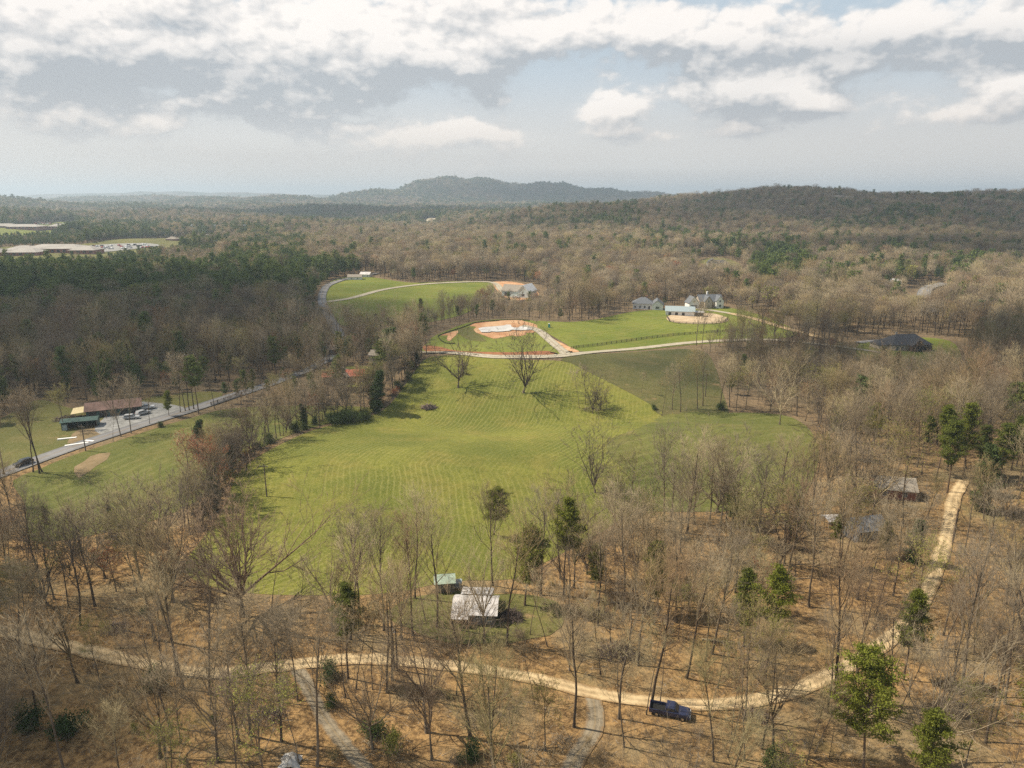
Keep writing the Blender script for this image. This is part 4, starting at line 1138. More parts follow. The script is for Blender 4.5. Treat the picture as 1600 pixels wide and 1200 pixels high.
for x in (-4.6, 0, 4.6): MB().bar((x, -1.8, -.4), (x, -1.8, 2.5), .09).obj('post', 'fence_wood', h)
# unfinished house
p = bpos(812, 463, 12)
h = thing('unfinished_house', 'unfinished house in pale green wrap with a white roof in the orange clearing', 'house', p, R(-28))
h.scale = (1.25,) * 3
gable(h, 12, 8, 3.4, 3.2, 'house_wrap', 'tan_shingle', .3, x0=-4)
gable(h, 7, 11, 3.8, 3.6, 'house_wrap', 'trim_white', .3, x0=5, along='y')
window(h, 5, -5.5, 1.0, 2.0, 1.4); MB().box(-8, -4.5, -4.06, -4.003, 0, 2.4).obj('garage_opening', 'dark_wall', h)
# house on the wooded slope
p = bpos(1121, 417, 14)
h = thing('house', 'pale modern house with dark roofs in the clearing on the wooded slope', 'house', p, R(-12))
gable(h, 20, 10, 4.0, 2.6, 'white_siding', 'dark_shingle', .6, hip=.8)
gable(h, 8, 13, 5.5, 2.4, 'stone_wall', 'dark_shingle', .5, x0=-5, along='y')
for x in (1, 4, 7): window(h, x, -5, .8, 2.0, 2.0)
window(h, -5, -6.5, 1, 2.4, 2.4)
# dark hip roofed house on the right
p = bpos(1412, 545, 17)
h = thing('house', 'large house with a charcoal hip roof and deep porch on a bright lawn', 'house', p, R(6))
h.scale = (.84,) * 3
gable(h, 24, 14, 4.2, 4.6, 'stone_wall', 'dark_shingle', .7, hip=.9, foot=2.5)
gable(h, 7, 9, 4.2, 3.0, 'brown_wall', 'dark_shingle', .6, x0=1.5, y0=-6, along='y', foot=2.5)
gable(h, 8, 9, 3.4, 2.4, 'stone_wall', 'dark_shingle', .5, x0=-14, y0=1, hip=.6, foot=2.5)
MB().box(6, 11.5, -8.6, -7.003, .0, 3.4).obj('porch', 'dark_wall', h)
MB().box(-1.5, 4.5, -10.56, -10.503, .2, 3.6).obj('porch_opening', 'dark_wall', h)
for x in (-9, -6): window(h, x, -7, 1.0, 1.4, 1.8)
window(h, -14, -3.5, 1, 1.2, 1.4); chimney(h, -4, 3, 7, 9.6, mat='stone_wall')
# small far houses
for X, Y, w_, lab, rm, yaw in ((1396, 444, 11, 'small white roofed house under the shaded right ridge', 'white_metal', 10), (555, 437, 12, 'white cottage beside the north end of the paved road', 'tan_shingle', 5),
                           (572, 433, 9, 'small white garage beside the cottage at the far wood edge', 'white_metal', -8), (658, 424, 10, 'white shed in the clearing behind the far meadow', 'white_metal', 4)):
    p = bpos(X, Y, 8); q = thing('house', lab, 'house', p, R(yaw)); gable(q, w_, 7, 2.8, 1.8, 'white_siding', rm, .4)
    for x in (-2.5, 2.5): window(q, x, -3.5, .9)
for X, Y, w_, lab in ((690, 337, 36, 'long pale barn far off at the end of the distant road'), (1252, 307, 22, 'white house on top of the wooded ridge'),
                      (1306, 319, 26, 'long white house just under the ridge top'), (1325, 320, 16, 'white house right of the long one under the ridge top')):
    p = bpos(X, Y, 26); q = thing('house', lab, 'house', p + Vector((0, 0, 7)), 0); gable(q, w_, 11, 6, 4, 'stone_wall', 'tan_shingle', .6, foot=12)
    for x in (-.3, 0, .3): window(q, x * w_, -5.5, 2.0, 2.4, 2.2)
# hidden grey house in the right woods with its white carport roof
p = bpos(1348, 838, 4.5)
h = thing('house', 'small slate grey house glimpsed through the bare trees left of the straight track', 'house', p, R(12))
gable(h, 7, 6, 3.0, 1.8, 'grey_shingle', 'grey_shingle', .4)
window(h, .5, -3, 1.0, .9, 1.2); window(h, -2, -3, 1.0, .9, 1.2)
MB().box(-4.4, 4.6, -5.4, -3.003, .3, .5).obj('deck', 'brown_soil', h)
for i in range(13): shared('baluster', bpy.data.meshes.get('baluster_stick') or MB().box(-.03, .03, -.03, .03, 0, .9).mesh('baluster_stick', 'brown_wall'), h, (-4.3 + i * .73, -5.35, .5))
MB().box(-4.4, 4.6, -5.39, -5.31, 1.402, 1.46).obj('railing', 'brown_wall', h)
p = bpos(1302, 822, 4)
h = thing('carport', 'white topped carport left of the slate grey house in the woods', 'carport', p, R(5))
h.scale = (.72,) * 3
MB().slab([(-2.8, -2, 2.4), (2.8, -2, 2.4), (2.8, .6, 3.0), (-2.8, .6, 3.0)], .08).slab([(-2.8, .61, 3.0), (2.8, .61, 3.0), (2.8, 3.2, 2.4), (-2.8, 3.2, 2.4)], .08).obj('roof', 'white_metal', h)
for x in (-2.6, 2.6):
    for y in (-1.8, 3.0): MB().bar((x, y, -.4), (x, y, 2.4), .06).obj('post', 'steel', h)
p = bpos(1393, 772, 4.5)
h = thing('house', 'tan roofed house behind the slate grey one near the end of the track', 'house', p, R(-14)); gable(h, 9, 7, 2.6, 2.0, 'brick_wall', 'tan_shingle', .4)
for x in (-2.4, 2): window(h, x, -3.5, .9)

# far schools
def school(X, Y, label, wings, yaw, wallm='brick_wall'):
    p = bpos(X, Y, 60); r_ = thing('school', label, 'school', p, R(yaw))
    for (x, y, w_, d, hh) in wings:
        hh *= .62
        gable(r_, w_, d, hh, 4.2, wallm, 'school_roof', .8, x0=x, y0=y, hip=.8, foot=4)
        f = MB(); n = max(2, int(w_ / 7))
        for i in range(n): f.box(x - w_ / 2 + (i + .25) * w_ / n, x - w_ / 2 + (i + .75) * w_ / n, y - d / 2 - .1, y - d / 2 - .003, hh * .35, hh * .8)
        tag(f.obj('window_row', 'window_glass', r_), kind='stuff')
    return r_
school(50, 397, 'long low brick school with flat pale roofs at the far left', [(-38, -22, 44, 24, 8), (8, -24, 36, 26, 8), (-70, 0, 40, 30, 7), (20, 22, 70, 40, 10), (62, 6, 30, 26, 8), (-25, 30, 34, 30, 7)], 4)
school(28, 357, 'farthest low school building with pale roofs at the left edge', [(-35, 0, 80, 40, 9), (30, -20, 60, 34, 8), (75, 10, 30, 26, 7)], 2)
p = bpos(270, 377, 14); h = thing('pavilion', 'small tan roofed pavilion on the far sports ground', 'pavilion', p); gable(h, 16, 12, 4, 3, 'brick_wall', 'tan_shingle', .8, hip=1.0)
p = bpos(322, 374, 14); h = thing('grandstand', 'long pale grandstand at the right end of the far sports ground', 'grandstand', p, R(3))
MB().prism([(-17, 0), (17, 0), (17, 1.2), (-17, 1.2)], -6, -3).prism([(-17, 0), (17, 0), (17, 3), (-17, 3)], -2.99, 0).prism([(-17, 0), (17, 0), (17, 5), (-17, 5)], .01, 3).obj('tier', 'school_roof', h)
MB().box(-5, 5, 3.02, 6, 5, 8).obj('press_box', 'white_siding', h)
lm = MB().bar((0, 0, 0), (0, 0, 24), .35, .2, 6).mesh('light_mast', 'steel'); lh = MB().box(-1.6, 1.6, -.3, .3, 22.5, 25.5).mesh('light_head', 'porcelain')
for i, (X, lab) in enumerate(((302, 'left floodlight mast on the far sports ground'), (338, 'right floodlight mast on the far sports ground'), (384, 'floodlight mast standing out of the pines right of the grandstand'))):
    q = px(X, 376); h = thing('floodlight', lab, 'floodlight', q, 0, 'floodlight masts'); shared('mast', lm, h); shared('lamp_head', lh, h)
# radio masts on the mountain
for X, hh, lab in ((714, 44, 'left radio mast on the mountain top'), (748, 36, 'right radio mast on the mountain top')):
    x = (X - 800) / FPX * 5200; z = h1(x, 5200); h = thing('radio_mast', lab, 'radio mast', (x, 5200, z), 0, 'radio masts')
    m_ = MB()
    for a in (0, 2.1, 4.2): m_.bar((1.6 * math.cos(a), 1.6 * math.sin(a), 0), (.8 * math.cos(a), .8 * math.sin(a), hh + 14), .45, n=4)
    for k in range(12): m_.bar((1.4 * math.cos(k * 2.1), 1.4 * math.sin(k * 2.1), k * (hh + 14) / 12), (1.3 * math.cos((k + 1) * 2.1), 1.3 * math.sin((k + 1) * 2.1), (k + 1) * (hh + 14) / 12), .25, n=4)
    m_.obj('lattice', 'steel', h); MB().bar((0, 0, hh + 14), (0, 0, hh + 20), .3, n=4).obj('antenna', 'steel', h)

# ------------------------------------------------------------------ vehicles
def wheel_mesh():
    t_ = MB().bar((0, -.13, 0), (0, .13, 0), .37, n=16).mesh('tyre_shape', 'rubber'); r_ = MB().bar((0, -.14, 0), (0, .14, 0), .21, n=10).mesh('rim_shape', 'chrome'); return t_, r_
TY, RI = wheel_mesh()
def bevelled(mb, name, mat, root, w=.06):
    o = mb.obj(name, mat, root); md = o.modifiers.new('bevel', 'BEVEL'); md.width = w; md.segments = 2; md.limit_method = 'ANGLE'; return o
def vehicle(label, cat, loc, rz, paint, kind='car', name=None, group=None, tilt=None):
    L_, Wd = (5.7, 1.98) if kind == 'pickup' else (4.8, 1.85)
    r_ = thing(name or ('parked_' + ('pickup' if kind == 'pickup' else 'car')), label, cat, loc, rz, group)
    if tilt: r_.rotation_euler = (tilt[0], tilt[1], rz)
    w = Wd / 2
    if kind == 'pickup':
        body = [(-2.85, .45), (-2.85, 1.08), (-.55, 1.1), (-.5, 1.12), (1.15, 1.12), (2.55, 1.03), (2.85, .85), (2.88, .45)]
        b0 = bevelled(MB().prism([(-.62, .45), (-.62, 1.12), (1.2, 1.14), (2.6, 1.03), (2.86, .85), (2.88, .45)], -w, w), 'body', paint, r_)
        bevelled(MB().box(-2.85, -.63, -w, -w + .12, .5, 1.12).box(-2.85, -.63, w - .12, w, .5, 1.12).box(-2.85, -2.75, -w + .121, w - .121, .5, 1.1), 'bed', paint, r_, .03)
        MB().box(-2.74, -.64, -w + .125, w - .125, .55, .62).obj('bed_floor', 'black_fabric', r_)
        bevelled(MB().prism([(-.6, 1.13), (-.42, 1.72), (.62, 1.74), (1.28, 1.13)], -w + .12, w - .12), 'cab_roof', paint, r_, .08)
        gl = MB().prism([(.78, 1.62), (1.2, 1.2), (1.235, 1.2), (.83, 1.65)], -w + .2, w - .2)
        for s in (-1, 1):
            y0, y1 = sorted((s * (w - .118), s * (w - .10)))
            gl.prism([(-.42, 1.2), (-.32, 1.62), (.12, 1.64), (.12, 1.2)], y0, y1); gl.prism([(.18, 1.2), (.18, 1.64), (.56, 1.64), (1.02, 1.2)], y0, y1)
        gl.obj('window', 'window_glass', r_)
        wx = (-1.75, 1.85)
    else:
        bevelled(MB().prism([(-2.35, .4), (-2.4, .95), (-1.5, 1.02), (1.0, 1.0), (2.2, .85), (2.4, .7), (2.38, .4)], -w, w), 'body', paint, r_, .08)
        bevelled(MB().prism([(-2.25, 1.0), (-1.95, 1.55), (.25, 1.6), (1.1, 1.0)], -w + .1, w - .1), 'cab_roof', paint, r_, .1)
        gl = MB().prism([(.42, 1.5), (1.02, 1.04), (1.06, 1.04), (.47, 1.53)], -w + .2, w - .2)
        for s in (-1, 1):
            y0, y1 = sorted((s * (w - .098), s * (w - .08)))
            gl.prism([(-1.95, 1.08), (-1.75, 1.46), (.2, 1.5), (.85, 1.06)], y0, y1)
        gl.obj('window', 'window_glass', r_)
        wx = (-1.5, 1.5)
    for x in wx:
        for s in (-1, 1):
            q = shared('wheel', TY, r_, (x, s * (w - .1), .37)); shared('rim', RI, q)
    for s in (-1, 1):
        MB().box(2.84 if kind == 'pickup' else 2.36, 2.9 if kind == 'pickup' else 2.42, s * .65 - .2, s * .65 + .2, .72, .86).obj('headlight', 'porcelain', r_)
        MB().box(-2.9 if kind == 'pickup' else -2.43, -2.855 if kind == 'pickup' else -2.38, s * .8 - .1, s * .8 + .1, .75, 1.0).obj('tail_light', 'red_paint', r_)
        MB().box(.75, .95, s * (w + .12) - .1, s * (w + .12) + .1, 1.12, 1.28).obj('mirror', paint, r_)
    if kind == 'pickup':
        MB().box(2.89, 2.97, -w + .05, w - .05, .42, .6).obj('bumper', 'chrome', r_)
        MB().box(2.885, 2.92, -.42, .42, .66, .9).obj('grille', 'rubber', r_)
    return r_
p = px(1046, 1116)
BLD.append((p.x, p.y, 4.0)); BLD.append((p.x + .5, p.y - 5, 2.6))
vehicle('dark blue pickup parked on the leaves beside the sandy track', 'pickup', p, R(-17), 'blue_paint', 'pickup')
p = px(37, 727); BLD.append((p.x, p.y - 8, 12)); d = px(60, 719) - px(20, 733)
c_ = vehicle('black car driving on the paved road at the left edge', 'car', p + Vector((0, 0, off_at(p.x, p.y, 2.6))), math.atan2(d.y, d.x) + math.pi, 'black_paint', 'car', 'moving_car')
for X, Y, yaw, pm, k, lab in ((228, 640, 30, 'white_paint', 'pickup', 'white pickup on the gravel lot in front of the barn'), (224, 648, 60, 'silver_paint', 'car', 'silver car on the gravel lot nearest to the road'),
                           (206, 655, 15, 'silver_paint', 'car', 'grey car beside the barn'), 
                           (1393, 536, 10, 'white_paint', 'car', 'white car on the short drive beside the charcoal roofed house'), (806, 466, -20, 'white_paint', 'pickup', 'white pickup beside the unfinished house')):
    p = px(X, Y); vehicle(lab, 'car' if k == 'car' else 'pickup', p + Vector((0, 0, off_at(p.x, p.y, 1.7))), R(yaw), pm, k)
SIMPLE = {}
for pm in ('white_paint', 'silver_paint', 'black_paint', 'red_paint'):
    SIMPLE[pm] = MB().prism([(-2.3, .3), (-2.3, 1.0), (-1.6, 1.1), (-1.3, 1.6), (.5, 1.6), (1.1, 1.05), (2.3, .9), (2.3, .3)], -.9, .9).mesh('far_car_' + pm, pm)
for i in range(46):
    X = rnd.uniform(128, 240); Y = 386.5 + (240 - X) * .035 + rnd.choice((-2.2, 0, 2.2)); p = px(X, Y)
    o = shared('parked_car', SIMPLE[rnd.choice(list(SIMPLE))], None, p + Vector((0, 0, off_at(p.x, p.y, 1.8))), (0, 0, R(90 + rnd.uniform(-4, 4))), (1.25,) * 3)
    tag(o, 'tiny car parked in the far school parking lot', 'car', 'cars in the far school parking lot')
for i in range(26):
    X = rnd.uniform(52, 100); Y = 353 + rnd.uniform(-1, 1); p = px(X, Y)
    o = shared('parked_car', SIMPLE[rnd.choice(list(SIMPLE))], None, p + Vector((0, 0, off_at(p.x, p.y, 1.8))), (0, 0, R(90)), (1.3,) * 3)
    tag(o, 'tiny car parked beside the farthest school', 'car', 'cars beside the farthest school')

# ------------------------------------------------------------------ fences, poles, small things
def ground_line(pts, step):
    P = wpoly(pts); out_ = []; carry = 0.0
    for a, b_ in zip(P[:-1], P[1:]):
        L = (b_ - a).length; t_ = carry
        while t_ < L:
            out_.append(a + (b_ - a) * t_ / L); t_ += step
        carry = t_ - L
    return [Vector((q.x, q.y, h1(q.x, q.y))) for q in out_]
def rail_fence(pts, label, step=3.0, hh=1.4, rails=(.45, .85, 1.25), pm='fence_wood'):
    P = ground_line(pts, step); c = P[0]
    r_ = thing('rail_fence', label, 'fence', c)
    post = MB().box(-.11, .11, -.11, .11, -.4, hh).mesh('post_shape', pm)
    for q in P: shared('post', post, r_, q - c)
    for a, b_ in zip(P[:-1], P[1:]):
        d = (b_ - a); L = d.length
        m_ = MB()
        u = d / L
        for z in rails: m_.bar(a - c + Vector((0, 0, z)) + u * .12, b_ - c + Vector((0, 0, z)) - u * .12, .085, n=4)
        m_.obj('rail', pm, r_)
rail_fence([(892, 546), (905, 543.5), (950, 538), (1000, 531), (1050, 525), (1100, 521), (1150, 518), (1186, 516)], 'long dark rail fence between the sunlit meadow and the gravel lane', 3.4)
rail_fence([(1042, 496), (1046, 503), (1060, 506), (1085, 507), (1112, 507), (1132, 504), (1138, 498)], 'dark rail fence round the front of the riding arena', 4)
rail_fence([(1170, 505), (1176, 510), (1190, 513), (1200, 517)], 'short dark rail fence at the drive right of the arena', 3)
rail_fence([(330, 634), (345, 629), (365, 622), (385, 615)], 'dark rail fence where the paved road enters the woods', 3)
def silt(pts, label):
    P = ground_line(pts, 1.6); c = P[0]; r_ = thing('silt_fence', label, 'silt fence', c)
    m_ = MB()
    for a, b_ in zip(P[:-1], P[1:]):
        a, b_ = a - c, b_ - c; n = Vector((-(b_ - a).y, (b_ - a).x, 0)).normalized() * .03
        m_.poly([a - n, b_ - n, b_ + n, a + n, a - n + Vector((0, 0, .6)), b_ - n + Vector((0, 0, .6)), b_ + n + Vector((0, 0, .6)), a + n + Vector((0, 0, .6))],
                [(0, 3, 2, 1), (4, 5, 6, 7), (0, 1, 5, 4), (2, 3, 7, 6)])
    m_.obj('fabric', 'black_fabric', r_)
    st = MB().box(-.04, .04, -.04, .04, -.2, .8).mesh('stake_shape', 'fence_wood')
    for q in P[::2]: shared('stake', st, r_, q - c + Vector((0, -.08, 0)))
silt([(711, 538), (696, 537), (688, 532), (684, 526), (700, 519.5), (720, 513.5), (740, 506), (765, 502.5), (800, 500.5), (830, 501.5)], 'black silt fence curving round the left and back of the building pad')
silt([(860, 552), (872, 554)], 'short black silt fence left of the driveway mouth')
silt([(884, 552), (896, 550.5)], 'short black silt fence right of the driveway mouth')
silt([(860, 526), (872, 534)], 'short black silt fence along the clay strip')
def pole(X, Y, hh, label, arm=True, lamp=False, light=False, name='utility_pole'):
    q = px(X, Y); r_ = thing(name, label, 'utility pole', q, R(rnd.uniform(-20, 20)))
    MB().bar((0, 0, -.5), (0, 0, hh), .16, .11, 8).obj('pole', 'creosote_wood', r_)
    if arm:
        MB().box(-1.1, 1.1, -.17, -.113, hh - .75, hh - .6).obj('crossarm', 'creosote_wood', r_)
        for x in (-1, -.4, .4, 1): MB().bar((x, -.14, hh - .597), (x, -.14, hh - .4), .05, n=6).obj('insulator', 'porcelain', r_)
    if lamp:
        MB().bar((0, -.11, hh - 1.0), (0, -1.1, hh - .75), .035, n=6).obj('lamp_arm', 'steel', r_)
        MB().bar((0, -1.15, hh - .72), (0, -1.15, hh - 1.0), .12, .26, 10).obj('lamp_head', 'lamp_plastic', r_)
    return r_
pole(616, 1047, 8.5, 'grey utility pole with a lamp beside the sandy track', False, True)
pole(621, 1047, 8.0, 'second grey pole just right of the lamp pole beside the sandy track', False)
pole(417, 776, 8.5, 'lone utility pole standing in the mown hay field')
pole(134, 705, 8, 'utility pole at the verge left of the open shed')
pole(500, 670, 9, 'utility pole at the gap in the hedgerow')
pole(1488, 848, 8, 'pale leaning utility pole right of the straight track', False)
pole(1102, 620, 9, 'thin utility pole in the row behind the pasture')
q = px(858, 512); tl = thing('portable_toilet', 'small teal portable toilet beside the building pad', 'toilet', q)
MB().box(-.55, .55, -.55, .55, 0, 2.0).obj('cabin_wall', 'teal_plastic', tl); MB().prism([(-.6, 2.003), (.6, 2.003), (.4, 2.25), (-.4, 2.25)], -.6, .6).obj('roof', 'porcelain', tl); MB().box(-.4, .4, -.6, -.553, .1, 1.9).obj('door', 'teal_plastic', tl)
# brush pile in the field, the tangle beside the cabin, brush on the verge
def brush(X, Y, rx, ry, hh, n, label, r=.05, mat='brush'):
    q = px(X, Y); rg = np.random.default_rng(int(X)); a = rg.uniform(0, 6.28, n); u = rg.uniform(0, 1, n) ** .6
    P = np.stack([np.cos(a) * u * rx, np.sin(a) * u * ry, (1 - u) * hh * rg.uniform(0, 1, n)], 1)
    D = rg.normal(size=(n, 3)) * [1, 1, .35]
    v1, f1 = spikes(P, D, rg.uniform(.8, 2.6, n), rg.uniform(.4, 1.6, n) * r)
    o = link(bpy.data.objects.new('brush_pile', mesh_np('brush_pile', v1, f1, mat)), None, q); tag(o, label, 'brush pile')
brush(670, 637, 2.8, 1.8, 1.5, 420, 'dark brush pile lying in the hay field', .1)
brush(926, 640, 4.5, 2.5, .9, 260, 'low brown brush under the tree clump in the hay field', .04)
brush(797, 966, 2.2, 2.0, 2.0, 500, 'tangle of dark brush at the right wall of the cabin')
brush(110, 655, 6, 3, 1.8, 260, 'brown heap of logs and branches behind the open shed', .1)
brush(960, 1022, 3.5, 2.5, 2.6, 420, 'grey tangle of vines and brush behind the sandy track', .04)
brush(600, 1163, 3.0, 2.5, .8, 200, 'fallen pale branches on the leaves right of the grey gravel path', .04, 'twigs')
brush(735, 1130, 3.0, 2.0, .8, 120, 'scattered branches on the leaves below the sandy track', .03, 'twigs')
brush(1180, 1120, 2.5, 2.0, 1.2, 260, 'low brown brush heap right of the pickup', .04)
brush(1490, 1110, 3.5, 2.2, 1.6, 380, 'wide grey brush tangle near the bottom right corner', .04)
brush(180, 985, 2.5, 2.0, 1.6, 300, 'dark brush tangle above the sandy track at the left', .04)
brush(420, 1120, 2.6, 2.0, 1.0, 220, 'loose brush heap left of the crumpled tarp', .04)
brush(880, 1160, 2.0, 1.5, .9, 160, 'small brush heap left of the short grey path', .03, 'twigs')
brush(1065, 930, 3.0, 2.0, 1.5, 260, 'brown brush tangle in the middle of the right woods', .04)
for X, Y, a, L_, lab in ((105, 686, 20, 5, 'pale plank lying in front of the open shed'), (120, 695, 30, 6, 'longer pale plank lying nearest to the paved road'), (140, 690, -15, 3, 'short pale plank right of the open shed')):
    q = px(X, Y); o = MB().box(-L_ / 2, L_ / 2, -.4, .4, .02, .35).obj('lumber', 'trim_white', None, q); o.rotation_euler = (0, 0, R(a)); tag(o, lab, 'lumber')
for X, Y, a, L_, rr_, lab in ((508, 1000, -8, 11, .16, 'long pale fallen log at the lower edge of the hay field'), (1120, 1003, -12, 5, .18, 'short pale log lying in the right woods'), (200, 1013, 2, 4, .15, 'pale log lying beside the sandy track at the left'),
                            (258, 1175, 80, 4, .22, 'pale standing snag stump near the bottom left'), (1480, 1165, -20, 6, .2, 'fallen log near the bottom right corner'), (980, 945, -14, 6, .15, 'thin pale log in the woods right of the pines'),
                            (1385, 1120, -34, 9, .13, 'long fallen trunk below the large bright pine'), (1250, 905, 2, 8, .12, 'straight pale log lying in the sunlit right woods')):
    q = px(X, Y); o = thing('fallen_log', lab, 'log', q, R(a)); up_ = 2.6 if a == 80 else .1
    MB().bar((-L_ / 2 if a != 80 else 0, 0, rr_), (L_ / 2 if a != 80 else .3, .0, rr_ + up_), rr_, rr_ * .55, 8).obj('trunk', 'twigs', o)
    MB().bar((L_ * .2 if a != 80 else .1, 0, rr_ + .1), (L_ * .3 if a != 80 else .5, .9, rr_ + .7 + up_ * .5), .05, .02, 5).obj('branch_stub', 'twigs', o)
# tarp heap
q = px(455, 1190); rg = np.random.default_rng(5)
n_ = 15; vs = []; fs = []
for i in range(n_):
    for j in range(n_):
        x, y = (i / (n_ - 1) - .5) * 2.6, (j / (n_ - 1) - .5) * 2.2; rr_ = math.hypot(x / 1.3, y / 1.1)
        z = max(0, 1 - rr_) ** .6 * 1.3 + abs(math.sin(x * 3.1 + y * 2)) * .16 + rg.uniform(0, .08)
        vs.append((x * (1 + .12 * math.sin(5 * y)), y, z * (rr_ < 1.05) + .02))
for i in range(n_ - 1):
    for j in range(n_ - 1): fs.append((i * n_ + j, (i + 1) * n_ + j, (i + 1) * n_ + j + 1, i * n_ + j + 1))
o = link(bpy.data.objects.new('tarp', mesh_np('tarp', vs, fs, 'grey_tarp')), None, q); tag(o, 'crumpled grey tarp over a heap near the grey gravel path', 'tarp')

# ------------------------------------------------------------------ planting the woods
LIST = [(56, 1037, 'bare'), (121, 1067, 'fork'), (71, 1027, 'thin'), (125, 977, 'bare'), (254, 1048, 'bare'), (287, 1077, 'bare'), (277, 1056, 'bare'), (327, 1085, 'bare'), (329, 1108, 'thin'), (373, 1160, 'fork'),
        (392, 1150, 'bare'), (440, 1158, 'bare'), (465, 1094, 'bare'), (496, 1196, 'bare'), (467, 1194, 'thin'), (265, 1135, 'bare'), (283, 1162, 'thin'), (250, 1184, 'fork'), (605, 1082, 'bare'), (613, 1062, 'bare'), (582, 1077, 'thin'),
        (557, 1077, 'thin'), (540, 1090, 'thin'), (627, 998, 'fork'), (645, 993, 'bare'), (683, 980, 'bare'), (665, 971, 'thin'), (757, 1005, 'fork'), (792, 1008, 'bare'), (828, 992, 'thin'), (855, 1010, 'thin'), (675, 1187, 'fork'),
        (735, 1153, 'bare'), (758, 1103, 'thin'), (713, 1087, 'thin'), (767, 1186, 'bare'), (835, 1100, 'thin'), (967, 1123, 'bare'), (975, 1167, 'thin'), (1010, 1117, 'thin'), (1018, 1102, 'bare'), (1031, 1099, 'thin'),
        (1115, 1190, 'bare'), (1137, 1183, 'thin'), (1143, 1148, 'thin'), (1163, 1187, 'thin'), (1190, 1170, 'bare'), (1208, 1177, 'fork'), (1260, 1195, 'thin'), (1273, 1177, 'thin'), (997, 1040, 'bare'), (1073, 1060, 'bare'), (1103, 1033, 'bare'),
        (1057, 973, 'bare'), (1113, 1022, 'bare'), (985, 967, 'fork'), (975, 955, 'bare'), (520, 985, 'fork'), (548, 1000, 'bare'), (560, 975, 'bare'), (470, 965, 'thin'), (425, 960, 'thin'), (600, 985, 'bare'), (770, 915, 'bare'), (845, 930, 'bare'),
        (1440, 1190, 'fork'), (1475, 1120, 'bare'), (1500, 1085, 'bare'), (1540, 1160, 'bare'), (1570, 1100, 'bare'), (1405, 1120, 'thin'), (1390, 1100, 'bare'), (1350, 1080, 'thin'), (905, 850, 'open'), (1000, 820, 'open'), (930, 770, 'open'), (1120, 800, 'open')]
for X, Y, k_ in LIST:
    tree_px(k_, X, Y, rnd.uniform(.88, 1.08) * (1.0 if k_ != 'open' else .95), None, tilt=(rnd.gauss(0, .05), rnd.gauss(0, .05)))
def candidates():
    out_ = []
    r_ = 66.0
    while r_ < 7600:
        s = 5.0 if r_ < 190 else 5.6 if r_ < 1500 else 5.6 * r_ / 1500
        span = R(58 if r_ < 200 else 42.5)
        n = int(2 * span * r_ / s)
        th = -span + (np.arange(n) + nrng.uniform(0, 1, n)) * 2 * span / n
        rr_ = r_ + nrng.uniform(-.5, .5, n) * s * .95
        out_.append(np.stack([np.sin(th) * rr_, np.cos(th) * rr_, np.full(n, s)], 1))
        r_ += s
    return np.concatenate(out_)
C = candidates()
x, y = C[:, 0], C[:, 1]
keep = y > 62
for A, mg in EXCL:
    lo, hi = A.min(0) - 12, A.max(0) + 12
    ii = np.where((x > lo[0]) & (x < hi[0]) & (y > lo[1]) & (y < hi[1]))[0]
    if len(ii) == 0: continue
    Q = C[ii, :2]
    bad = in_poly(Q, A) | (seg_dist(Q, np.vstack([A, A[:1]])) < 2.0 + mg)
    keep[ii[bad]] = False
for L_, cw in ROADS:
    lo, hi = L_.min(0) - cw, L_.max(0) + cw
    ii = np.where((x > lo[0]) & (x < hi[0]) & (y > lo[1]) & (y < hi[1]))[0]
    if len(ii) == 0: continue
    keep[ii[seg_dist(C[ii, :2], L_) < cw]] = False
for bx_, by_, c_ in BLD: keep &= np.hypot(x - bx_, y - by_) > c_
for tx, ty, k_, o_, s_ in TREES: keep &= np.hypot(x - tx, y - ty) > (3.6 if k_ != 'oak' else 9)
C = C[keep]; x, y = C[:, 0], C[:, 1]
d = np.hypot(x, y)
zc = H(x, y)
PX, PY = proj(x, y, zc + 13)
BX, BY = proj(x, y, zc)
# open yard round the cabin and thinner woods there
yard = (BX > 560) & (BX < 900) & (BY > 925) & (BY < 1060) & (d < 160)
openw = (BX > 0) & (BX < 1270) & (BY > 955) & (d < 150)
kk = nrng.uniform(0, 1, len(C))
front = np.zeros(len(C), bool)          # nothing tall stands right in front of the trees and buildings that show clearly
for k_, X, Y, s_, lab, v_ in HERO:
    if Y > 690 and k_ in ('pine', 'broadpine', 'oak', 'cedar', 'red'): front |= (np.abs(BX - X) < (60 if k_ == 'oak' else 34)) & (BY > Y - 4) & (BY < Y + (150 if Y > 900 else 90)) & (kk < .8)
front |= (np.abs(BX - 735) < 62) & (BY > 940) & (BY < 1120)
front |= (np.abs(BX - 1045) < 62) & (BY > 1095) & (BY < 1330)
sel = ~(yard & (kk < .85)) & ~(openw & (kk < .66)) & ~((d < 150) & (kk < .37) & ~((BX > 270) & (BX < 660) & (BY > 900) & (BY < 1010))) & ~((d >= 150) & (d < 230) & (kk < .16)) & ~((np.abs(BX - 1345) < 75) & (BY > 1180)) & ~((BX > 1400) & (BX < 1535) & (BY > 770) & (BY < 1010) & (kk < .55)) & ~front
C, x, y, d, zc, PX, PY, BX, BY = (a[sel] for a in (C, x, y, d, zc, PX, PY, BX, BY))
def nz(x, y, s, o):   # clumping pattern
    return (np.sin(x / s + o) * np.cos(y / s * 1.3 - o * 2) + .6 * np.sin(x / s * 2.3 + y / s * 1.7 + o * 3) + .4 * np.sin(y / s * 3.1 - x / s * .9 + o)) / 2
pp = np.full(len(C), .04); pb = np.full(len(C), .09); pr_ = np.full(len(C), .03)
def reg(cond, p=None, b=None, r=None):
    if p is not None: pp[cond] = p
    if b is not None: pb[cond] = b
    if r is not None: pr_[cond] = r
clump = nz(x, y, 60, 1.0); bigc = nz(x, y, 240, 2.0)
reg(d < 200, .03, .12, .015)
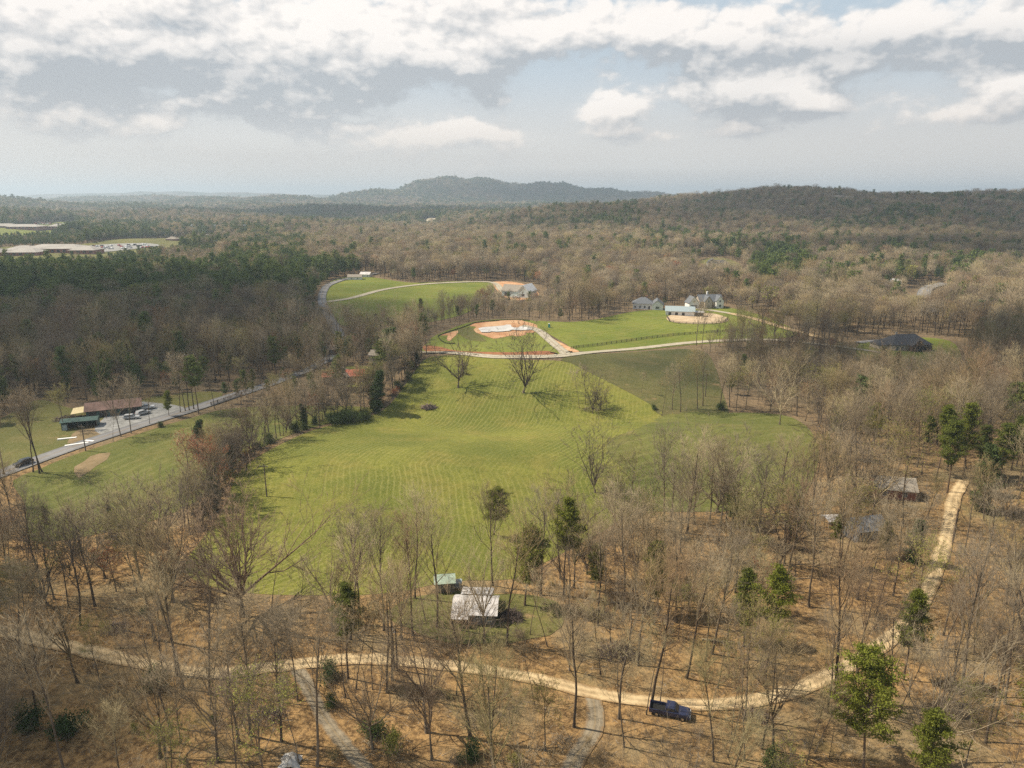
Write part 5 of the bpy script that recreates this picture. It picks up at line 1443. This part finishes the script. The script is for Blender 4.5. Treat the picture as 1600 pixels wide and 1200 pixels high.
reg((PX < 620) & (PY > 465) & (PY < 640), .28, .16, .05)
reg((PX < 620) & (PY > 465) & (PY < 640) & (clump > .35), .45)
reg((PX < 590) & (PY <= 472 - .05 * PX) & (PY > 380), .93, .02, .0)
reg((PX < 620) & (PY <= 380) & (PY > 338), .70, .05, 0)
reg((PX < 420) & (PY <= 410) & (PY > 350), .88, .05, 0)
reg((PX >= 250) & (PX < 600) & (PY <= 405) & (PY > 345), np.where(clump > -.1, .75, .25)[(PX >= 250) & (PX < 600) & (PY <= 405) & (PY > 345)], .15, 0)
reg((PX >= 480) & (PX < 1150) & (PY < 405) & (PY > 352), .10, .32, .04)
reg((d >= 200) & (d < 420) & (PX > 900), .09, .12, .03)
reg((PX >= 560) & (PX < 1300) & (PY >= 395) & (PY < 470), .035, .06, .02)
reg((PX < 1000) & (PY <= 352), np.where(bigc > -.2, .75, .35)[(PX < 1000) & (PY <= 352)], .03, 0)
reg((PX >= 1000) & (PY <= 392), np.where(nz(x, y, 120, 3) > .2, .6, .16)[(PX >= 1000) & (PY <= 392)], .02, 0)
reg(((PX - 1218) / 48) ** 2 + ((PY - 408) / 27) ** 2 < 1, .97, .0, 0)
reg((PX >= 1270) & (PY > 378) & (PY < 445), np.where(clump > .1, .55, .12)[(PX >= 1270) & (PY > 378) & (PY < 445)], .05, 0)
reg((PX >= 1100) & (PX < 1330) & (PY > 440) & (PY < 520), .02, .30, .04)
reg((PX >= 1330) & (PY > 445) & (PY < 640), np.where(clump > .4, .35, .07)[(PX >= 1330) & (PY > 445) & (PY < 640)], .06, .01)
reg((PX > 1490) & (PY > 620) & (PY < 720), .30, .05, 0)
# younger, lower wood where the land behind it is seen
sf = np.ones(len(C))
for X0, X1, Y0, Y1, f_ in ((640, 885, 466, 514, .66), (770, 870, 466, 505, .48), (1080, 1170, 428, 450, .5), (500, 700, 506, 545, .55), (470, 560, 440, 540, .6), (1340, 1490, 553, 625, .6), (1370, 1480, 450, 500, .6), (940, 1180, 470, 500, .8), (220, 520, 600, 640, .6), (1105, 1360, 545, 645, .68), (30, 345, 795, 900, .62), (-100, 345, 393, 432, .6), (-100, 135, 366, 388, .6), (1060, 1200, 400, 440, .7)):
    sf[(BX > X0) & (BX < X1) & (BY > Y0) & (BY < Y1)] = f_
sf *= nrng.choice([.7, .85, 1.0, 1.12, 1.25], len(C), p=[.12, .22, .34, .22, .10]) * np.where(d < 170, .97, 1)
u = nrng.uniform(0, 1, len(C))
kind = np.where(u < pp, 1, np.where(u < pp + pb, 2, np.where(u < pp + pb + pr_, 3, 0)))
LM = []
def lm(X, Y, t_): p_ = px(X, Y); LM.append((p_.x, p_.y, t_))
for a in ((1046, 1116, 'the dark blue pickup'), (744, 950, 'the white roofed cabin'), (693, 915, 'the green roofed shed'), (616, 1047, 'the lamp pole'), (379, 962, 'the great oak'), (897, 1136, 'the pale tree by the short path'),
          (455, 1190, 'the crumpled tarp'), (540, 1165, 'the grey gravel path'), (1348, 1205, 'the large bright pine'), (1196, 1076, 'the round headed pine'), (1348, 838, 'the slate grey house'), (1393, 772, 'the tan roofed house'),
          (1480, 770, 'the straight track end'), (1450, 930, 'the straight track middle'), (60, 1000, 'the track left end'), (245, 880, 'the pale sprawling oak'), (881, 930, 'the flat topped pine'), (1162, 1010, 'the layered pine'),
          (772, 836, 'the bushy field edge evergreen'), (1300, 672, 'the orange soil by the pasture'), (1412, 545, 'the charcoal roofed house'), (172, 646, 'the rusty roofed barn'), (127, 667, 'the open shed'), (538, 594, 'the red roofed house'),
          (1012, 482, 'the white hip roofed house'), (790, 515, 'the concrete slab'), (815, 466, 'the unfinished house'), (37, 727, 'the black moving car'), (1570, 1000, 'the right hand edge'), (1250, 950, 'the straight pale log'),
          (505, 470, 'the paved road bend'), (1121, 414, 'the hillside house'), (1444, 465, 'the far right road')): lm(*a)
ORD = ['nearest', 'second', 'third', 'fourth', 'fifth', 'sixth']
cnt = {}
def auto_label(kind_, x_, y_, kd, grp):
    dd = min((math.hypot(x_ - a, y_ - b_) / (20 + .15 * math.hypot(a, b_)), i) for i, (a, b_, t_) in enumerate(LM))
    a, b_, t_ = LM[dd[1]]
    dx, dy = x_ - a, y_ - b_
    side = 'left of' if dx < -abs(dy) * .6 else 'right of' if dx > abs(dy) * .6 else 'behind' if dy > 0 else 'in front of'
    k = (kd, dd[1], side); n = cnt.get(k, 0); cnt[k] = n + 1
    if n < 6: return ' '.join(('%s, %s %s %s' % (kind_, ORD[n], side, t_)).split()), grp
    return '%s in the woods %s %s' % (kind_, side, t_), grp + ' ' + side + ' ' + t_
DESC = {'bare': 'tall bare tree', 'fork': 'forked bare tree', 'oak': 'broad bare oak', 'open': 'spreading bare tree', 'thin': 'slender bare tree', 'budding': 'yellow green budding tree', 'red': 'rust red budding tree',
        'pine': 'green pine', 'midpine': 'dark green pine', 'broadpine': 'broad green pine', 'cedar': 'dark cedar'}
lst = {0: [], 1: [], 2: [], 3: []}
order = np.argsort(d)
have = {0: sum(1 for t_ in TREES if t_[2] in ('bare', 'fork', 'oak', 'open', 'thin')), 1: sum(1 for t_ in TREES if t_[2] in ('pine', 'broadpine')), 2: 0, 3: 0}
lim = {0: 300, 1: 300, 2: 200, 3: 100}
indiv = np.zeros(len(C), bool)
fan = np.abs(BX - 800) < 900
for i in order:
    k_ = int(kind[i])
    if have[k_] < lim[k_] and fan[i]:
        have[k_] += 1; indiv[i] = True
        if k_ == 0: kd = rnd.choices(['bare', 'fork', 'thin', 'open'], [5, 2.2, 2, 1.4 if d[i] > 125 else 0])[0]
        elif k_ == 1: kd = 'pine' if d[i] < 230 else 'midpine'
        else: kd = ('budding', 'red')[k_ - 2]
        tree(kd, x[i], y[i], (rnd.uniform(.72, 1.0) if k_ else rnd.uniform(.78, 1.02)) * sf[i], None)
GRP = {'bare_tree': 'bare trees of the woods', 'pine_tree': 'pines of the woods', 'budding_tree': 'budding trees of the woods', 'red_budding_tree': 'red budding trees of the woods', 'cedar_tree': 'dark evergreens'}
for tx, ty, kd, o_, s_ in sorted(TREES, key=lambda a: a[0] ** 2 + a[1] ** 2):
    if not o_.get('label'):
        lab, g_ = auto_label(DESC[kd], tx, ty, kd, GRP[KIND[kd][0]]); o_['label'] = lab; o_['group'] = g_
    else: o_['group'] = GRP[KIND[kd][0]]

# everything farther off: one object a kind
def far_woods(name, label, pts, protos):
    if len(pts) == 0: return
    me = bpy.data.meshes.new(name); n = len(pts)
    me.vertices.add(n); me.vertices.foreach_set('co', pts[:, :3].astype(np.float32).ravel())
    for nm, ty, arr in (('turn', 'FLOAT_VECTOR', np.stack([nrng.normal(0, .04, n), nrng.normal(0, .04, n), nrng.uniform(0, 6.28, n)], 1)), ('size', 'FLOAT_VECTOR', pts[:, 3:6]),):
        a = me.attributes.new(nm, ty, 'POINT'); a.data.foreach_set('vector', arr.astype(np.float32).ravel())
    a = me.attributes.new('pick', 'INT', 'POINT'); a.data.foreach_set('value', pts[:, 6].astype(np.int32))
    o = link(bpy.data.objects.new(name, me)); tag(o, label, None, None, 'stuff')
    cl = bpy.data.collections.new(name + '_shapes')
    for i, pm in enumerate(protos): cl.objects.link(bpy.data.objects.new('%s_%d' % (name, i), pm))
    ng = bpy.data.node_groups.new(name, 'GeometryNodeTree'); q = NT(ng)
    ng.interface.new_socket('Geometry', in_out='INPUT', socket_type='NodeSocketGeometry'); ng.interface.new_socket('Geometry', in_out='OUTPUT', socket_type='NodeSocketGeometry')
    gi = q.node('NodeGroupInput'); go = q.node('NodeGroupOutput')
    ci = q.node('GeometryNodeCollectionInfo'); ci.inputs['Collection'].default_value = cl; ci.inputs['Separate Children'].default_value = True; ci.inputs['Reset Children'].default_value = True
    ip = q.node('GeometryNodeInstanceOnPoints'); ip.inputs['Pick Instance'].default_value = True
    def at(nm, ty): n_ = q.node('GeometryNodeInputNamedAttribute', data_type=ty); n_.inputs[0].default_value = nm; return n_.outputs[0]
    q.l.new(gi.outputs[0], ip.inputs['Points']); q.l.new(ci.outputs[0], ip.inputs['Instance'])
    q.l.new(at('pick', 'INT'), ip.inputs['Instance Index']); q.l.new(at('size', 'FLOAT_VECTOR'), ip.inputs['Scale'])
    e2r = q.node('FunctionNodeEulerToRotation'); q.l.new(at('turn', 'FLOAT_VECTOR'), e2r.inputs[0]); q.l.new(e2r.outputs[0], ip.inputs['Rotation'])
    q.l.new(ip.outputs[0], go.inputs[0])
    md = o.modifiers.new('woods', 'NODES'); md.node_group = ng
def pts_for(mask, nprot, lo, hi, pick0=0):
    n = int(mask.sum()); s = nrng.uniform(lo, hi, n) * sf[mask]; g_ = np.maximum(1, (d[mask] / 1500)) ** .9
    return np.stack([x[mask], y[mask], zc[mask] - .2, s * g_, s * g_ * nrng.uniform(.85, 1.15, n), s * np.minimum(g_, 1.35), pick0 + nrng.integers(0, nprot, n)], 1)
rest = ~indiv
near_ = d < 420
def join_lod(name, pairs):
    out_ = []
    for i, (tm, cm) in enumerate(pairs):
        v, f, mi, ms_ = [], [], [], []; o = 0
        for me in (tm, cm):
            nv = len(me.vertices); co = np.empty(nv * 3, np.float32); me.vertices.foreach_get('co', co)
            nf = len(me.polygons); fi = np.empty(nf * 3, np.int32); me.loops.foreach_get('vertex_index', fi)
            m_ = np.empty(nf, np.int32); me.polygons.foreach_get('material_index', m_)
            v.append(co.reshape(-1, 3)); f.append(fi.reshape(-1, 3) + o); mi.append(m_ + len(ms_)); o += nv; ms_ += [x_.name for x_ in me.materials]
        out_.append(mesh_np('%s%d' % (name, i), np.concatenate(v), np.concatenate(f), ms_, np.concatenate(mi)))
    return out_
NB = join_lod('near_bare', SH['bare'][:4] + SH['fork'][:2])
b0 = pts_for(rest & (kind == 0) & near_, 6, .78, 1.05); b1 = pts_for(rest & (kind == 0) & ~near_, 4, .8, 1.15, 6)
far_woods('bare_woods', 'bare grey and tan woodland covering the slopes to the horizon', np.concatenate([b0, b1]), NB + FAR['bare'])
NP = join_lod('near_pine', SH['midpine'])
b0 = pts_for(rest & (kind == 1) & near_, 3, .8, 1.05); b1 = pts_for(rest & (kind == 1) & ~near_, 3, .8, 1.1, 3)
far_woods('pine_woods', 'dark green pine woods beyond the fields', np.concatenate([b0, b1]), NP + FAR['pine'])
far_woods('budding_woods', 'scattered yellow green budding trees among the far woods', pts_for(rest & (kind == 2), 2, .75, 1.05), FAR['budding'])
far_woods('red_budding_woods', 'scattered rust red trees among the far woods', pts_for(rest & (kind == 3), 2, .75, 1.05), FAR['red'])

# ------------------------------------------------------------------ understorey and hedgerow
BUSH = {'brown': [bush_mesh('brown_bush%d' % i, 30 + i, 1.3, 2.2, None, 420) for i in range(2)], 'green': [bush_mesh('green_bush%d' % i, 40 + i, 1.1, 2.0, 'shrub_leaves', 2400, .13) for i in range(2)],
        'yellow': [bush_mesh('yellow_bush0', 50, 1.3, 2.6, 'spring_leaves', 900, .17)], 'hedge': [bush_mesh('hedge_bush0', 55, 2.6, 3.4, 'shrub_leaves', 5200, .24)], 'rust': [bush_mesh('rust_bush0', 60, 1.5, 2.0, 'red_buds', 900, .16)]}
BD = {'brown': 'bare brown shrub', 'green': 'dark green shrub', 'yellow': 'pale green budding shrub', 'hedge': 'large dense green bush', 'rust': 'rusty orange shrub'}
def bush(k_, x_, y_, s, label=None, grp=None):
    o = shared('shrub', rnd.choice(BUSH[k_]), None, (x_, y_, h1(x_, y_)), (0, 0, rnd.uniform(0, 6.28)), (s, s, s * rnd.uniform(.8, 1.2)))
    if not label: label, grp = auto_label(BD[k_], x_, y_, k_ + 'bush', 'shrubs under the trees')
    tag(o, label, 'shrub', grp)
for X, Y, k_, s, lab in ((585, 1150, 'green', 1.3, 'dark evergreen shrub right of the grey gravel path'), (616, 1180, 'yellow', 1.2, 'light green shrub beside the dark one near the grey gravel path'), (517, 1060, 'green', 1.4, 'dark shrub at the head of the grey gravel path'),
                       (518, 1102, 'green', .9, 'small dark shrub along the grey gravel path'), (738, 1185, 'green', 1.2, 'rounded green shrub at the bottom centre'), (40, 1140, 'green', 1.8, 'leafy dark green shrub at the bottom left'),
                       (105, 1150, 'green', 1.7, 'second leafy green shrub at the bottom left'), (240, 1075, 'green', 1.8, 'ivy green shrub beside the sandy track at the left'), (1205, 1200, 'green', 1.4, 'bright green shrub at the bottom edge right of centre'),
                       (528, 662, 'hedge', 1.25, 'left bush of the dense green hedge beside the hay field'), (548, 659, 'hedge', 1.2, 'middle bush of the dense green hedge beside the hay field'), (566, 654, 'hedge', 1.0, 'right bush of the dense green hedge beside the hay field'),
                       (1128, 640, 'green', 1.6, 'small bright green bush in the row behind the pasture'), (250, 668, 'green', 1.0, 'roadside shrub in front of the gravel lot'), (1022, 640, 'green', .9, 'tiny green bush by the leaning tree on the pasture'),
                       (180, 845, 'yellow', 2.2, 'wide yellow green shrub left of the pale sprawling oak'), (215, 850, 'yellow', 1.8, 'yellow green shrub nearest to the pale sprawling oak'), (265, 885, 'rust', 1.6, 'rust orange shrub between the two oaks')):
    q = px(X, Y); bush(k_, q.x, q.y, s, lab, 'shrubs')
HP = smooth_line(wpoly([(322, 835), (350, 780), (372, 732), (428, 694), (520, 658), (600, 634), (642, 588), (662, 560)]), 4)
for i, q in enumerate(HP):
    if rnd.random() < .8:
        k_ = rnd.choices(['brown', 'green', 'rust', 'yellow'], [5, 3, .8, .8])[0]
        bush(k_, q.x + rnd.uniform(-3, 0), q.y + rnd.uniform(-1, 3), rnd.uniform(.9, 1.6))
    for _ in range(3 if rnd.random() < .5 else 2):
        k_ = rnd.choices(['bare', 'open', 'fork', 'red', 'cedar'], [4, 2, 2, .5, .6])[0]
        tree(k_, q.x + rnd.uniform(-5, -1), q.y + rnd.uniform(0, 5), rnd.uniform(.45, .78), None, None)
        tx, ty, kd, o_, s_ = TREES[-1]
        lab, g_ = auto_label(DESC[kd] + ' of the hedge', tx, ty, kd + 'h', 'hedgerow trees'); o_['label'] = lab; o_['group'] = g_
n_ = 0
while n_ < 130:
    a = rnd.uniform(-46, 46); r_ = rnd.uniform(72, 185); x_, y_ = r_ * math.sin(R(a)), r_ * math.cos(R(a))
    P_ = np.array([[x_, y_]])
    if any(in_poly(P_, A)[0] for A, _ in EXCL) or any(seg_dist(P_, L_)[0] < cw for L_, cw in ROADS) or any(math.hypot(x_ - a_, y_ - b_) < c_ - 2 for a_, b_, c_ in BLD): continue
    n_ += 1
    if rnd.random() < .55: bush(rnd.choices(['brown', 'green', 'yellow'], [6, 1.5, 1])[0], x_, y_, rnd.uniform(.35, .95))
    else:
        tm, cm = rnd.choice(SH['thin']); s = rnd.uniform(.28, .55)
        lab, g_ = auto_label('small bare sapling', x_, y_, 'sap', 'saplings under the trees')
        o = thing('sapling', lab, 'sapling', (x_, y_, h1(x_, y_)), rnd.uniform(0, 6.28), g_); o.scale = (s,) * 3
        shared('trunk', tm, o); shared('crown', cm, o)

# fallen sticks and dry weeds under the trees: far too many to count
def litter(name, label, n, r0, r1, up, L0, L1, rr_, mat, clump=1):
    a = nrng.uniform(R(-50), R(50), n // clump); q = np.sqrt(nrng.uniform(r0 ** 2, r1 ** 2, n // clump))
    P = np.stack([np.sin(a) * q, np.cos(a) * q], 1); ok = np.ones(len(P), bool)
    for A, _ in EXCL:
        if len(A): ok &= ~in_poly(P, A)
    for L_, cw in ROADS: ok &= seg_dist(P, L_) > min(cw, 2.4)
    for bx_, by_, c_ in BLD: ok &= np.hypot(P[:, 0] - bx_, P[:, 1] - by_) > min(c_, 4.5)
    P = np.repeat(P[ok], clump, 0) + nrng.normal(0, .28 if clump > 1 else 0, (ok.sum() * clump, 2))
    Z = H(P[:, 0], P[:, 1]) + .02
    D = nrng.normal(size=(len(P), 3)); D[:, 2] = np.abs(D[:, 2]) * up + (.9 if up > .5 else 0.02)
    v, f = spikes(np.column_stack([P, Z]), D, nrng.uniform(L0, L1, len(P)), rr_)
    tag(link(bpy.data.objects.new(name, mesh_np(name, v, f, mat))), label, None, None, 'stuff')
litter('fallen_sticks', 'pale fallen sticks and branches on the leaves', 9000, 64, 210, .05, .5, 2.6, .035, 'dry_sticks')
litter('undergrowth', 'dry weeds and seedlings under the bare trees', 42000, 64, 230, 1.0, .4, 1.5, .014, 'dry_weeds', 7)

# ------------------------------------------------------------------ haze
hz = MB().box(-15800, 15800, -3200, 15700, -35, 222).obj('haze', 'grey_tarp')
hm = bpy.data.materials.new('haze_air'); hm.use_nodes = True
q = NT(hm.node_tree)
for n in list(q.n): q.n.remove(n)
om = q.node('ShaderNodeOutputMaterial'); vp = q.node('ShaderNodeVolumePrincipled')
vp.inputs['Color'].default_value = (.70, .85, 1.0, 1); vp.inputs['Density'].default_value = HAZE; vp.inputs['Anisotropy'].default_value = .25
q.l.new(vp.outputs[0], om.inputs['Volume'])
hz.data.materials[0] = hm
tag(hz, 'pale haze over the whole land', None, None, 'stuff')
